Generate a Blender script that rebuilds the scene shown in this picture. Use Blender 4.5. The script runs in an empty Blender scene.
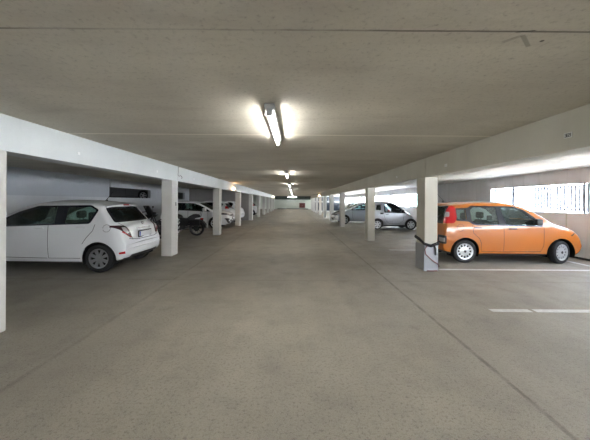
import bpy, bmesh, math, random
from mathutils import Vector, Matrix
random.seed(7)
PI = math.pi
scene = bpy.context.scene
COL = scene.collection

# ------------------------------------------------------------------ materials
MATS = {}
def _mat(name):
    m = bpy.data.materials.new(name); m.use_nodes = True
    nt = m.node_tree
    return m, nt, nt.nodes['Principled BSDF']

def srgb(r, g, b):
    f = lambda c: (c/255/12.92) if c/255 <= .04045 else ((c/255+.055)/1.055)**2.4
    return (f(r), f(g), f(b), 1)

def plain(name, col, rough=.5, metal=0., coat=0., noise=.06, scale=18., bump=0.0, spec=None):
    """principled with a slight procedural mottling of the colour"""
    m, nt, p = _mat(name)
    tc = nt.nodes.new('ShaderNodeTexCoord')
    n = nt.nodes.new('ShaderNodeTexNoise'); n.inputs['Scale'].default_value = scale
    n.inputs['Detail'].default_value = 4
    nt.links.new(tc.outputs['Object'], n.inputs['Vector'])
    mx = nt.nodes.new('ShaderNodeMix'); mx.data_type = 'RGBA'
    mx.inputs['A'].default_value = tuple(c*(1-noise) for c in col[:3])+(1,)
    mx.inputs['B'].default_value = tuple(min(1, c*(1+noise)) for c in col[:3])+(1,)
    nt.links.new(n.outputs['Fac'], mx.inputs['Factor'])
    nt.links.new(mx.outputs['Result'], p.inputs['Base Color'])
    p.inputs['Roughness'].default_value = rough
    p.inputs['Metallic'].default_value = metal
    p.inputs['Coat Weight'].default_value = coat
    p.inputs['Coat Roughness'].default_value = .04
    if spec is not None: p.inputs['Specular IOR Level'].default_value = spec
    if bump:
        b = nt.nodes.new('ShaderNodeBump'); b.inputs['Strength'].default_value = bump
        b.inputs['Distance'].default_value = .01
        nt.links.new(n.outputs['Fac'], b.inputs['Height']); nt.links.new(b.outputs['Normal'], p.inputs['Normal'])
    MATS[name] = m
    return m

def emis(name, col, strength):
    m, nt, p = _mat(name)
    p.inputs['Base Color'].default_value = (.8, .8, .8, 1)
    p.inputs['Emission Color'].default_value = col
    p.inputs['Emission Strength'].default_value = strength
    MATS[name] = m
    return m

class NT:
    """tiny node helper"""
    def __init__(s, nt): s.nt = nt
    def n(s, t, **kw):
        x = s.nt.nodes.new(t)
        for k, v in kw.items(): setattr(x, k, v)
        return x
    def val(s, sock, v):
        if isinstance(v, (int, float, tuple)): sock.default_value = v
        else: s.nt.links.new(v, sock)
    def m(s, op, a, b=0., c=None, clamp=False):
        x = s.n('ShaderNodeMath', operation=op); x.use_clamp = clamp
        s.val(x.inputs[0], a); s.val(x.inputs[1], b)
        if c is not None: s.val(x.inputs[2], c)
        return x.outputs[0]
    def noise(s, vec, scale, detail=4., rough=.55):
        x = s.n('ShaderNodeTexNoise'); s.val(x.inputs['Vector'], vec)
        x.inputs['Scale'].default_value = scale; x.inputs['Detail'].default_value = detail
        x.inputs['Roughness'].default_value = rough
        return x.outputs['Fac']
    def ramp(s, f, a, b, va=0., vb=1.):
        x = s.n('ShaderNodeMapRange'); x.interpolation_type = 'SMOOTHSTEP'
        s.val(x.inputs['Value'], f)
        x.inputs['From Min'].default_value = a; x.inputs['From Max'].default_value = b
        x.inputs['To Min'].default_value = va; x.inputs['To Max'].default_value = vb
        return x.outputs[0]
    def mix(s, f, a, b, blend='MIX'):
        x = s.n('ShaderNodeMix', data_type='RGBA', blend_type=blend)
        s.val(x.inputs['Factor'], f); s.val(x.inputs['A'], a); s.val(x.inputs['B'], b)
        return x.outputs['Result']
    def line(s, coord, pos, w, soft=.004):
        """1 within w/2 of coord==pos"""
        d = s.m('ABSOLUTE', s.m('SUBTRACT', coord, pos))
        return s.ramp(d, w/2, w/2+soft, 1., 0.)
    def stretch(s, vec, sx, sy, sz):
        x = s.n('ShaderNodeMapping'); s.val(x.inputs['Vector'], vec)
        x.inputs['Scale'].default_value = (sx, sy, sz)
        return x.outputs[0]

def mat_floor():
    m, nt, p = _mat('floor_concrete'); g = NT(nt)
    tc = g.n('ShaderNodeTexCoord'); v = tc.outputs['Object']
    sep = g.n('ShaderNodeSeparateXYZ'); nt.links.new(v, sep.inputs[0]); X, Y = sep.outputs[0], sep.outputs[1]
    c = g.mix(g.ramp(g.noise(v, .55, 6), .3, .7), srgb(154, 147, 133), srgb(174, 167, 150))
    c = g.mix(g.ramp(g.noise(g.stretch(v, 1.6, .16, 1), 1.0, 5), .42, .68, 0, .42), c, srgb(190, 182, 164))
    c = g.mix(g.ramp(g.noise(v, 2.6, 8, .65), .45, .75, 0, .5), c, srgb(132, 125, 116))
    c = g.mix(g.ramp(g.noise(v, 45, 3, .6), .5, .7, 0, .6), c, srgb(92, 86, 80))
    c = g.mix(g.ramp(g.noise(v, 14, 6, .7), .5, .8, 0, .5), c, srgb(112, 106, 98))
    c = g.mix(g.ramp(g.noise(v, 160, 2, .6), .35, .65, 0, .4), c, srgb(206, 200, 190))
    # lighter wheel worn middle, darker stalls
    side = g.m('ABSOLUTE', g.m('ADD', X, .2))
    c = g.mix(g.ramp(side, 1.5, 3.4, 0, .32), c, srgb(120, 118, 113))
    # oil stains
    sp = g.noise(v, .9, 3); c = g.mix(g.ramp(sp, .66, .74, 0, .35), c, srgb(78, 74, 70))
    # two joints along the aisle and joints across it
    wob = g.m('MULTIPLY', g.m('SUBTRACT', g.noise(v, 3., 5), .5), .03)
    Xw = g.m('ADD', X, wob); Yw = g.m('ADD', Y, wob)
    brk = g.ramp(g.noise(v, 5, 6), .35, .6, .35, 1.)
    j = g.m('MAXIMUM', g.m('MULTIPLY', g.line(Xw, 1.80, .014, .025), brk), g.m('MULTIPLY', g.m('MULTIPLY', g.line(Xw, -2.28, .012, .04), brk), .5))
    jy = g.line(g.m('PINGPONG', g.m('ADD', Yw, -5.5), 6.0), 0., .02, .03)
    j2 = g.m('MAXIMUM', j, g.m('MULTIPLY', jy, .28))
    c = g.mix(g.m('MULTIPLY', j2, .5), c, srgb(70, 66, 58))
    # lighter band beside the left joint
    c = g.mix(g.m('MULTIPLY', g.line(Xw, -2.13, .10, .12), .2), c, srgb(176, 168, 154))
    c = g.mix(g.m('MULTIPLY', g.line(Xw, 1.95, .12, .15), .16), c, srgb(176, 168, 154))
    nt.links.new(c, p.inputs['Base Color'])
    r = g.ramp(g.noise(v, 1.3, 5), .3, .7, .5, .72); nt.links.new(r, p.inputs['Roughness'])
    p.inputs['Specular IOR Level'].default_value = .35
    b = g.n('ShaderNodeBump'); b.inputs['Strength'].default_value = .35; b.inputs['Distance'].default_value = .006
    h = g.m('SUBTRACT', g.noise(v, 70, 5, .6), g.m('MULTIPLY', j2, 1.2))
    nt.links.new(h, b.inputs['Height']); nt.links.new(b.outputs['Normal'], p.inputs['Normal'])
    return m

def mat_ceiling():
    m, nt, p = _mat('ceiling_concrete'); g = NT(nt)
    tc = g.n('ShaderNodeTexCoord'); v = tc.outputs['Object']
    sep = g.n('ShaderNodeSeparateXYZ'); nt.links.new(v, sep.inputs[0]); X, Y = sep.outputs[0], sep.outputs[1]
    c = g.mix(g.ramp(g.noise(v, .7, 6), .3, .7), srgb(194, 189, 176), srgb(214, 209, 195))
    c = g.mix(g.ramp(g.noise(g.stretch(v, .5, 2.2, 1), 1.4, 7, .65), .45, .75, 0, .4), c, srgb(166, 156, 144))
    c = g.mix(g.ramp(g.noise(v, 28, 5, .7), .5, .78, 0, .55), c, srgb(120, 113, 102))
    c = g.mix(g.ramp(g.noise(v, 90, 2, .6), .35, .65, 0, .2), c, srgb(185, 178, 166))
    # slab joints every 2.4 m: one grubby, the next filled pale
    wob = g.m('MULTIPLY', g.m('SUBTRACT', g.noise(v, 6., 4), .5), .008)
    Yw = g.m('ADD', Y, wob)
    d1 = g.line(g.m('PINGPONG', g.m('ADD', Yw, -1.634), 2.58), 0., .010, .006)
    l1 = g.line(g.m('PINGPONG', g.m('ADD', Yw, -4.214), 2.58), 0., .04, .012)
    br = g.ramp(g.noise(g.stretch(v, 1, .2, 1), 1.1, 4), .38, .56, .25, 1.)
    c = g.mix(g.m('MULTIPLY', g.m('MULTIPLY', d1, br), .7), c, srgb(66, 60, 52))
    c = g.mix(g.m('MULTIPLY', l1, .7), c, srgb(240, 234, 220))
    # a dark spot and scuffs by the first joint
    def spot(x, y, r, k, cc):
        dx = g.m('SUBTRACT', X, x); dy = g.m('SUBTRACT', Y, y)
        d = g.m('SQRT', g.m('ADD', g.m('MULTIPLY', dx, dx), g.m('MULTIPLY', dy, dy)))
        return g.mix(g.ramp(d, r*.55, r, k, 0.), cc, srgb(50, 48, 42))
    c = spot(1.47, 1.727, .015, .8, c)
    def scuff(x0, y0, x1, y1, w, k, cc, col):
        L = math.hypot(x1-x0, y1-y0); ux, uy = (x1-x0)/L, (y1-y0)/L
        dx = g.m('SUBTRACT', X, x0); dy = g.m('SUBTRACT', Y, y0)
        al = g.m('ADD', g.m('MULTIPLY', dx, ux), g.m('MULTIPLY', dy, uy))
        ac = g.m('ABSOLUTE', g.m('SUBTRACT', g.m('MULTIPLY', dx, uy), g.m('MULTIPLY', dy, ux)))
        on = g.m('MULTIPLY', g.ramp(ac, w*.5, w, 1, 0), g.m('MULTIPLY', g.ramp(al, -.01, .01), g.ramp(al, L-.01, L+.01, 1, 0)))
        return g.mix(g.m('MULTIPLY', on, k), cc, col)
    c = scuff(1.25, 1.640, 1.345, 1.622, .006, .85, c, srgb(40, 38, 34))
    c = scuff(1.31, 1.67, 1.44, 1.79, .016, .45, c, srgb(96, 88, 76))
    c = scuff(1.31, 1.67, 1.245, 1.745, .02, .3, c, srgb(96, 88, 76))
    nt.links.new(c, p.inputs['Base Color']); p.inputs['Roughness'].default_value = .85
    b = g.n('ShaderNodeBump'); b.inputs['Strength'].default_value = .3; b.inputs['Distance'].default_value = .006
    nt.links.new(g.m('SUBTRACT', g.noise(v, 22, 6, .65), g.m('MULTIPLY', d1, 1.)), b.inputs['Height'])
    nt.links.new(b.outputs['Normal'], p.inputs['Normal'])
    return m

def mat_wall(name, base, dark, stain=.25, streak=.2, grain=40):
    m, nt, p = _mat(name); g = NT(nt)
    tc = g.n('ShaderNodeTexCoord'); v = tc.outputs['Object']
    c = g.mix(g.ramp(g.noise(v, 1.1, 6), .35, .7, 0, stain), base, dark)
    c = g.mix(g.ramp(g.noise(g.stretch(v, 3, 3, .25), 1.5, 5), .52, .78, 0, streak), c, dark)
    c = g.mix(g.ramp(g.noise(v, grain, 5, .7), .5, .8, 0, .3), c, dark)
    nt.links.new(c, p.inputs['Base Color']); p.inputs['Roughness'].default_value = .75
    b = g.n('ShaderNodeBump'); b.inputs['Strength'].default_value = .25; b.inputs['Distance'].default_value = .005
    nt.links.new(g.noise(v, grain, 5, .65), b.inputs['Height'])
    nt.links.new(b.outputs['Normal'], p.inputs['Normal'])
    MATS[name] = m
    return m

def mat_glass(name, tint, rough=.02):
    """car window pane: mostly see-through, reflecting like glass"""
    m, nt, p = _mat(name); g = NT(nt)
    nt.nodes.remove(p)
    out = nt.nodes['Material Output']
    tr = g.n('ShaderNodeBsdfTransparent'); tr.inputs[0].default_value = tint
    gl = g.n('ShaderNodeBsdfGlossy'); gl.inputs['Roughness'].default_value = rough
    gl.inputs['Color'].default_value = (.9, .95, .95, 1)
    fr = g.n('ShaderNodeFresnel'); fr.inputs['IOR'].default_value = 1.5
    n = g.noise(g.n('ShaderNodeTexCoord').outputs['Object'], 6, 2)
    f = g.m('MULTIPLY', fr.outputs[0], g.ramp(n, 0, 1, .95, 1.05), clamp=True)
    mx = g.n('ShaderNodeMixShader'); nt.links.new(f, mx.inputs[0])
    nt.links.new(tr.outputs[0], mx.inputs[1]); nt.links.new(gl.outputs[0], mx.inputs[2])
    nt.links.new(mx.outputs[0], out.inputs['Surface'])
    MATS[name] = m
    return m

M_floor = mat_floor(); M_ceil = mat_ceiling()
M_beamL = mat_wall('white_beam_paint', srgb(204, 208, 207), srgb(174, 178, 177), .2, .15)
M_beamR = mat_wall('cream_beam_paint', srgb(206, 204, 193), srgb(176, 173, 160), .3, .25)
M_colm = mat_wall('column_paint', srgb(206, 205, 200), srgb(168, 166, 160), .3, .3)
M_colr = mat_wall('cream_column_paint', srgb(200, 197, 184), srgb(166, 163, 150), .3, .35)
M_wallL = mat_wall('white_wall_paint', srgb(206, 210, 214), srgb(180, 184, 190), .2, .1)
M_wallL2 = mat_wall('grey_wall_paint', srgb(186, 192, 198), srgb(166, 172, 178), .2, .1)
M_wallR = mat_wall('bare_concrete', srgb(232, 230, 231), srgb(196, 191, 190), .35, .5)
M_wallE = mat_wall('pale_green_wall', srgb(226, 232, 222), srgb(196, 204, 194), .2, .1)
M_darkbeam = mat_wall('dark_green_paint', srgb(62, 74, 66), srgb(48, 58, 52), .2, .1)
M_part = mat_wall('grey_partition_paint', srgb(160, 158, 156), srgb(138, 136, 134), .2, .2)
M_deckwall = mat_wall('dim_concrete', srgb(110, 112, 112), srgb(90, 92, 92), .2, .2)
M_ground = mat_wall('outside_paving', srgb(196, 200, 206), srgb(180, 184, 190), .2, .1, 8)
M_tyre = plain('tyre_rubber', (.018, .018, .019, 1), .75, noise=.2)
M_black = plain('black_plastic', (.02, .021, .023, 1), .45)
M_trim = plain('window_trim_black', (.022, .025, .032, 1), .25)
M_under = plain('underbody', (.012, .012, .012, 1), .9)
M_seam = plain('panel_gap', (.03, .025, .02, 1), .7)
M_seat = plain('seat_cloth', (.035, .037, .04, 1), .9)
M_rim = plain('silver_hubcap', (.62, .64, .66, 1), .32, .6)
M_rimdk = plain('grey_alloy', (.34, .35, .36, 1), .35, .7)
M_chrome = plain('chrome', (.75, .76, .78, 1), .12, 1.)
M_orange = plain('orange_paint', srgb(190, 106, 22), .38, 0, 1.0, noise=.02)
M_white = plain('white_car_paint', srgb(226, 228, 230), .35, 0, .8, noise=.01)
M_silver = plain('silver_car_paint', (.44, .48, .54, 1), .34, .35, .8, noise=.02)
M_silver2 = plain('light_silver_paint', (.56, .59, .64, 1), .34, .3, .8, noise=.02)
M_blue = plain('pale_blue_paint', (.45, .55, .66, 1), .35, 0, .8, noise=.02)
M_darkcar = plain('dark_grey_paint', (.16, .165, .17, 1), .4, .1, .6, noise=.02)
M_red = plain('red_lamp_plastic', srgb(190, 14, 22), .15, 0, .8, noise=.03)
M_clear = plain('clear_lamp_plastic', (.48, .44, .45, 1), .3, .0, .3, noise=.05)
M_smoke = plain('smoked_lamp_plastic', (.085, .035, .04, 1), .2, .1, .8)
M_plate = plain('plate_white', (.62, .64, .65, 1), .4, noise=.02)
M_eu = plain('plate_blue_band', (.03, .08, .42, 1), .4)
M_glass = mat_glass('tinted_glass', (.80, .92, .88, 1))
M_glass_o = mat_glass('clear_green_glass', (.86, .94, .94, 1))
M_glass_d = mat_glass('dark_glass', (.12, .15, .15, 1))
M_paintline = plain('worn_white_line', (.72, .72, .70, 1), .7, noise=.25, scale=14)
M_white_pl = plain('white_enamel', (.75, .76, .75, 1), .4)
M_grey_sheet = plain('grey_sheet_metal', (.34, .355, .38, 1), .4, .3, noise=.1, scale=7, bump=.3)
M_cable = plain('black_cable', (.015, .015, .016, 1), .6)
M_redcable = plain('red_brown_cable', (.16, .05, .04, 1), .6)
def mat_slat():
    m, nt, p = _mat('white_translucent_slat'); g = NT(nt)
    tl = g.n('ShaderNodeBsdfTranslucent'); tl.inputs['Color'].default_value = (.12, .13, .14, 1)
    n = g.noise(g.n('ShaderNodeTexCoord').outputs['Object'], 5, 3)
    p.inputs['Roughness'].default_value = .5
    nt.links.new(g.mix(n, (.66, .69, .72, 1), (.74, .77, .79, 1)), p.inputs['Base Color'])
    mx = g.n('ShaderNodeMixShader'); mx.inputs[0].default_value = .5
    nt.links.new(p.outputs[0], mx.inputs[1]); nt.links.new(tl.outputs[0], mx.inputs[2])
    nt.links.new(mx.outputs[0], nt.nodes['Material Output'].inputs['Surface'])
    return m
M_fence = mat_slat()
M_fencepost = plain('galvanised_grey', (.42, .47, .53, 1), .5, .3)
M_lampgrey = plain('lamp_housing_grey', (.25, .25, .24, 1), .5)
M_tube = emis('fluorescent_tube', (1.0, .985, .94, 1), 12.)
M_amber = emis('amber_lamp', (1.0, .62, .30, 1), 14.)
M_brown = plain('red_brown_metal', (.15, .045, .04, 1), .5)
M_tree = plain('hazy_conifer', (.20, .30, .30, 1), .9, noise=.3, scale=12)
M_darkglass = plain('dark_window_pane', (.03, .04, .055, 1), .12)
M_digit = plain('dark_print', (.07, .07, .075, 1), .6)
M_body_black = plain('motorcycle_black', (.008, .008, .009, 1), .35, 0, .15)
M_engine = plain('engine_metal', (.05, .05, .052, 1), .38, .6)

# ------------------------------------------------------------------ mesh helpers
def finish(bm, name, mats, parent=None, smooth=None, loc=None, rot=None):
    me = bpy.data.meshes.new(name)
    bm.normal_update()
    if smooth is not None:
        for f in bm.faces: f.smooth = True
        for e in bm.edges:
            if len(e.link_faces) == 2 and e.calc_face_angle(0) > smooth: e.smooth = False
    bm.to_mesh(me); bm.free()
    for m in (mats if isinstance(mats, (list, tuple)) else [mats]): me.materials.append(m)
    o = bpy.data.objects.new(name, me); COL.objects.link(o)
    if parent is not None: o.parent = parent
    if loc: o.location = loc
    if rot: o.rotation_euler = rot
    return o

def box(bm, x0, x1, y0, y1, z0, z1, bev=0., mi=0):
    r = bmesh.ops.create_cube(bm, size=1.)
    vs = r['verts']
    bmesh.ops.scale(bm, vec=(x1-x0, y1-y0, z1-z0), verts=vs)
    bmesh.ops.translate(bm, vec=((x0+x1)/2, (y0+y1)/2, (z0+z1)/2), verts=vs)
    fs = set(f for v in vs for f in v.link_faces)
    for f in fs: f.material_index = mi
    if bev:
        es = list(set(e for v in vs for e in v.link_edges))
        bmesh.ops.bevel(bm, geom=es, offset=bev, segments=2, affect='EDGES', profile=.6)
    return vs

def tube(bm, pts, r, n=8, mi=0, cap=True):
    """swept tube, r a number or a list"""
    pts = [Vector(p) for p in pts]; rings = []
    up = None
    for i, p in enumerate(pts):
        a = pts[max(0, i-1)]; b = pts[min(len(pts)-1, i+1)]
        d = (b-a).normalized()
        if up is None:
            up = d.orthogonal().normalized()
        else:
            up = (up - d*up.dot(d))
            up = up.normalized() if up.length > 1e-6 else d.orthogonal().normalized()
        s = d.cross(up)
        rr = r[i] if isinstance(r, (list, tuple)) else r
        rings.append([bm.verts.new(p + (up*math.cos(2*PI*k/n)+s*math.sin(2*PI*k/n))*rr) for k in range(n)])
    for i in range(len(rings)-1):
        for k in range(n):
            f = bm.faces.new((rings[i][k], rings[i][(k+1) % n], rings[i+1][(k+1) % n], rings[i+1][k])); f.material_index = mi
    if cap:
        f = bm.faces.new(rings[0][::-1]); f.material_index = mi
        f = bm.faces.new(rings[-1]); f.material_index = mi

def lathe(bm, prof, n=32, axis='Y', mi=0, c=(0, 0, 0), closed=False):
    """prof: (radius, offset along the axis)"""
    rings = []
    for r, h in prof:
        ring = []
        for k in range(n):
            a = 2*PI*k/n
            u, w = r*math.cos(a), r*math.sin(a)
            p = (u, h, w) if axis == 'Y' else ((u, w, h) if axis == 'Z' else (h, u, w))
            ring.append(bm.verts.new((p[0]+c[0], p[1]+c[1], p[2]+c[2])))
        rings.append(ring)
    m = len(rings)
    for i in range(m if closed else m-1):
        a, b = rings[i], rings[(i+1) % m]
        for k in range(n):
            f = bm.faces.new((a[k], a[(k+1) % n], b[(k+1) % n], b[k])); f.material_index = mi
    if not closed:
        for rg in (rings[0], rings[-1]):
            try:
                f = bm.faces.new(rg); f.material_index = mi
            except ValueError: pass
    bmesh.ops.recalc_face_normals(bm, faces=bm.faces[:])

def prism_bm(poly, lo, hi, plane='xz'):
    """closed prism: poly in the named plane, extruded along the third axis"""
    bm = bmesh.new()
    def P(a, b, h):
        return {'xz': (a, h, b), 'yz': (h, a, b), 'xy': (a, b, h)}[plane]
    A = [bm.verts.new(P(a, b, lo)) for a, b in poly]
    B = [bm.verts.new(P(a, b, hi)) for a, b in poly]
    bm.faces.new(A); bm.faces.new(B[::-1])
    n = len(poly)
    for i in range(n): bm.faces.new((A[i], B[i], B[(i+1) % n], A[(i+1) % n]))
    bmesh.ops.recalc_face_normals(bm, faces=bm.faces[:])
    return bm

def rpoly(poly, r=.04, k=3):
    """round the corners of a polygon"""
    out = []; n = len(poly)
    for i in range(n):
        p = Vector(poly[i]); a = Vector(poly[i-1]); b = Vector(poly[(i+1) % n])
        ra = min(r, (a-p).length*.45); rb = min(r, (b-p).length*.45)
        pa = p+(a-p).normalized()*ra; pb = p+(b-p).normalized()*rb
        for j in range(k+1):
            t = j/k
            q = pa*(1-t)**2 + p*2*t*(1-t) + pb*t*t
            out.append((q.x, q.y))
    return out

def strip(pts, w):
    """thin polygon along an open polyline"""
    P = [Vector(p) for p in pts]; L, R = [], []
    for i, p in enumerate(P):
        a = P[max(0, i-1)]; b = P[min(len(P)-1, i+1)]
        d = (b-a).normalized(); nrm = Vector((-d.y, d.x))
        L.append(tuple(p+nrm*w/2)); R.append(tuple(p-nrm*w/2))
    return L+R[::-1]

def bm_to_me(bm, name='tmp'):
    me = bpy.data.meshes.new(name); bm.to_mesh(me); bm.free(); return me

def boolean(meA, meB, op):
    a = bpy.data.objects.new('tmpA', meA); b = bpy.data.objects.new('tmpB', meB)
    tmpcol.objects.link(a); tmpcol.objects.link(b)
    md = a.modifiers.new('b', 'BOOLEAN'); md.object = b; md.operation = op; md.solver = 'MANIFOLD'
    dg = bpy.context.evaluated_depsgraph_get(); dg.update()
    res = bpy.data.meshes.new_from_object(a.evaluated_get(dg))
    if len(res.polygons) == 0 or (op == 'DIFFERENCE' and len(res.polygons) == len(meA.polygons)):
        md.solver = 'EXACT'; dg.update()
        res2 = bpy.data.meshes.new_from_object(a.evaluated_get(dg))
        if len(res2.polygons): res = res2
    bpy.data.objects.remove(a); bpy.data.objects.remove(b)
    return res

tmpcol = bpy.data.collections.new('tmp'); COL.children.link(tmpcol)

def me_obj(me, name, mats, parent, smooth=.6):
    bm = bmesh.new(); bm.from_mesh(me); bpy.data.meshes.remove(me)
    bmesh.ops.remove_doubles(bm, verts=bm.verts[:], dist=1e-5)
    for f in bm.faces: f.material_index = 0
    return finish(bm, name, mats, parent, smooth)

def empty(name, loc, rz=0., label=None, cat=None, group=None):
    o = bpy.data.objects.new(name, None); COL.objects.link(o)
    o.empty_display_size = .2
    o.location = loc; o.rotation_euler = (0, 0, rz)
    tag(o, label, cat, group)
    return o

def tag(o, label=None, cat=None, group=None):
    if label: o['label'] = label
    if cat: o['category'] = cat
    if group: o['group'] = group
    return o

def struct(name, bm, m, smooth=None):
    o = finish(bm, name, m, None, smooth); o['kind'] = 'structure'; return o

def copy_tree(o, parent=None):
    c = o.copy(); COL.objects.link(c)
    if parent is not None: c.parent = parent
    for ch in [x for x in bpy.data.objects if x.parent == o]: copy_tree(ch, c)
    return c

# ------------------------------------------------------------------ the cars
def pchip(xs, ys, x):
    n = len(xs)
    if x <= xs[0]: return ys[0]
    if x >= xs[-1]: return ys[-1]
    h = [xs[i+1]-xs[i] for i in range(n-1)]; d = [(ys[i+1]-ys[i])/h[i] for i in range(n-1)]
    m = [0]*n; m[0] = d[0]; m[-1] = d[-1]
    for i in range(1, n-1):
        if d[i-1]*d[i] > 0:
            w1 = 2*h[i]+h[i-1]; w2 = h[i]+2*h[i-1]
            m[i] = (w1+w2)/(w1/d[i-1]+w2/d[i])
    i = max(k for k in range(n-1) if xs[k] <= x)
    t = (x-xs[i])/h[i]
    return (ys[i]*(2*t**3-3*t*t+1) + m[i]*h[i]*(t**3-2*t*t+t) + ys[i+1]*(3*t*t-2*t**3) + m[i+1]*h[i]*(t**3-t*t))

class Shape:
    """the outer skin of a car: x from the rear (0) to the nose (L), y to the car's left, z up"""
    def __init__(s, nodes, hw, belt, lean=.3, crown=.05, bowf=.22, bowr=.06, taperf=.12, taperr=.06, res=5, L=None):
        s.nodes, s.hw, s.belt, s.lean, s.crown = nodes, hw, belt, lean, crown
        s.bowf, s.bowr, s.tf, s.tr, s.res = bowf, bowr, taperf, taperr, res
        s.L = nodes[-1][0]
        cum = [0]
        for i in range(1, len(nodes)):
            a, b = nodes[i-1], nodes[i]
            cum.append(cum[-1]+max(math.hypot(a[0]-b[0], a[1]-b[1]), math.hypot(a[2]-b[2], a[3]-b[3])*.6, .02))
        s.cum = cum
        s.build()
    def W(s, x, z):
        y = s.hw
        y -= .05*abs((z-.62)/.42)**2.2 if z < .62 else .02*((z-.62)/.35)**2*(1 if z < s.belt else (s.belt-.62)**2/(z-.62)**2)
        if z > s.belt: y -= s.lean*(z-s.belt)
        if x < .45: y -= s.tr*((.45-x)/.45)**2
        if x > s.L-.8: y -= s.tf*((x-s.L+.8)/.8)**2.2
        return max(y, .05)
    def bend(s, x, y):
        k = (y/s.hw)**2
        wr = max(0, 1-x/.9); wf = max(0, 1-(s.L-x)/1.1)
        return x + s.bowr*k*wr - s.bowf*k*wf
    def build(s):
        ts = []
        for i in range(len(s.cum)-1):
            for j in range(s.res): ts.append(s.cum[i]+(s.cum[i+1]-s.cum[i])*j/s.res)
        ts.append(s.cum[-1])
        NS, NT_, NB = 20, 8, 4
        rows = []
        col = [[n[k] for n in s.nodes] for k in range(4)]
        for t in ts:
            xt, zt, xb, zb = [pchip(s.cum, c, t) for c in col]
            H = zt-zb; c = min(s.crown, H*.3); ze = zt-c
            r = min(.09, (ze-zb)*.4); rb = min(.05, (ze-zb)*.25)
            pts = []
            def side(f):
                z = zb+f*(ze-zb); x = xb+(xt-xb)*f
                y = s.W(x, z); d = ze-z; e = z-zb
                if d < r: y -= r-math.sqrt(max(0, r*r-(r-d)**2))
                if e < rb: y -= rb-math.sqrt(max(0, rb*rb-(rb-e)**2))
                return x, y, z
            x0, y0, z0 = side(0); x1, y1, z1 = side(1)
            for k in range(NB): pts.append((x0, y0*k/NB, z0))
            fr = r/(ze-zb); fb = rb/(ze-zb)
            fs = [fb*(1-math.cos(PI/2*k/3)) for k in range(3)] + [fb+(1-fr-fb)*k/(NS-7) for k in range(NS-6)] + [1-fr+fr*math.sin(PI/2*k/4) for k in range(1, 5)]
            for f in fs: pts.append(side(f))
            for k in range(1, NT_+1):
                y = y1*(1-k/NT_); pts.append((x1, y, z1+c*(1-(y/y1)**2)))
            rows.append(pts)
        nv = len(rows[0])
        bm = bmesh.new(); G = []
        for pts in rows:
            L_ = [bm.verts.new((s.bend(x, y), y, z)) for x, y, z in pts]
            R_ = [L_[0]] + [bm.verts.new((s.bend(x, y), -y, z)) for x, y, z in pts[1:-1]] + [L_[-1]]
            G.append((L_, R_))
        for i in range(len(G)-1):
            for k in range(nv-1):
                a, b = G[i][0], G[i+1][0]; bm.faces.new((a[k], b[k], b[k+1], a[k+1]))
                a, b = G[i][1], G[i+1][1]; bm.faces.new((a[k], a[k+1], b[k+1], b[k]))
        for L_, R_ in (G[0], G[-1]):
            for k in range(nv-1):
                q = [L_[k], L_[k+1]] + ([R_[k+1]] if R_[k+1] is not L_[k+1] else []) + ([R_[k]] if R_[k] is not L_[k] else [])
                bm.faces.new(q)
        bmesh.ops.recalc_face_normals(bm, faces=bm.faces[:]); bm.normal_update()
        s.V = [v.co.copy() for v in bm.verts]; s.N = [v.normal.copy() for v in bm.verts]
        bm.verts.index_update()
        s.F = [[v.index for v in f.verts] for f in bm.faces]
        bm.free()
    def shell(s, out, thick):
        bm = bmesh.new()
        A = [bm.verts.new(v+n*out) for v, n in zip(s.V, s.N)]
        B = [bm.verts.new(v+n*(out-thick)) for v, n in zip(s.V, s.N)]
        for f in s.F:
            bm.faces.new([A[i] for i in f]); bm.faces.new([B[i] for i in reversed(f)])
        return bm_to_me(bm)
    def patch(s, prisms, out, thick, cuts=()):
        me = s.shell(out, thick); big = prisms[0]
        res = boolean(me, bm_to_me(big), 'INTERSECT')
        for c in cuts: res = boolean(res, bm_to_me(c), 'DIFFERENCE')
        return res

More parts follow.
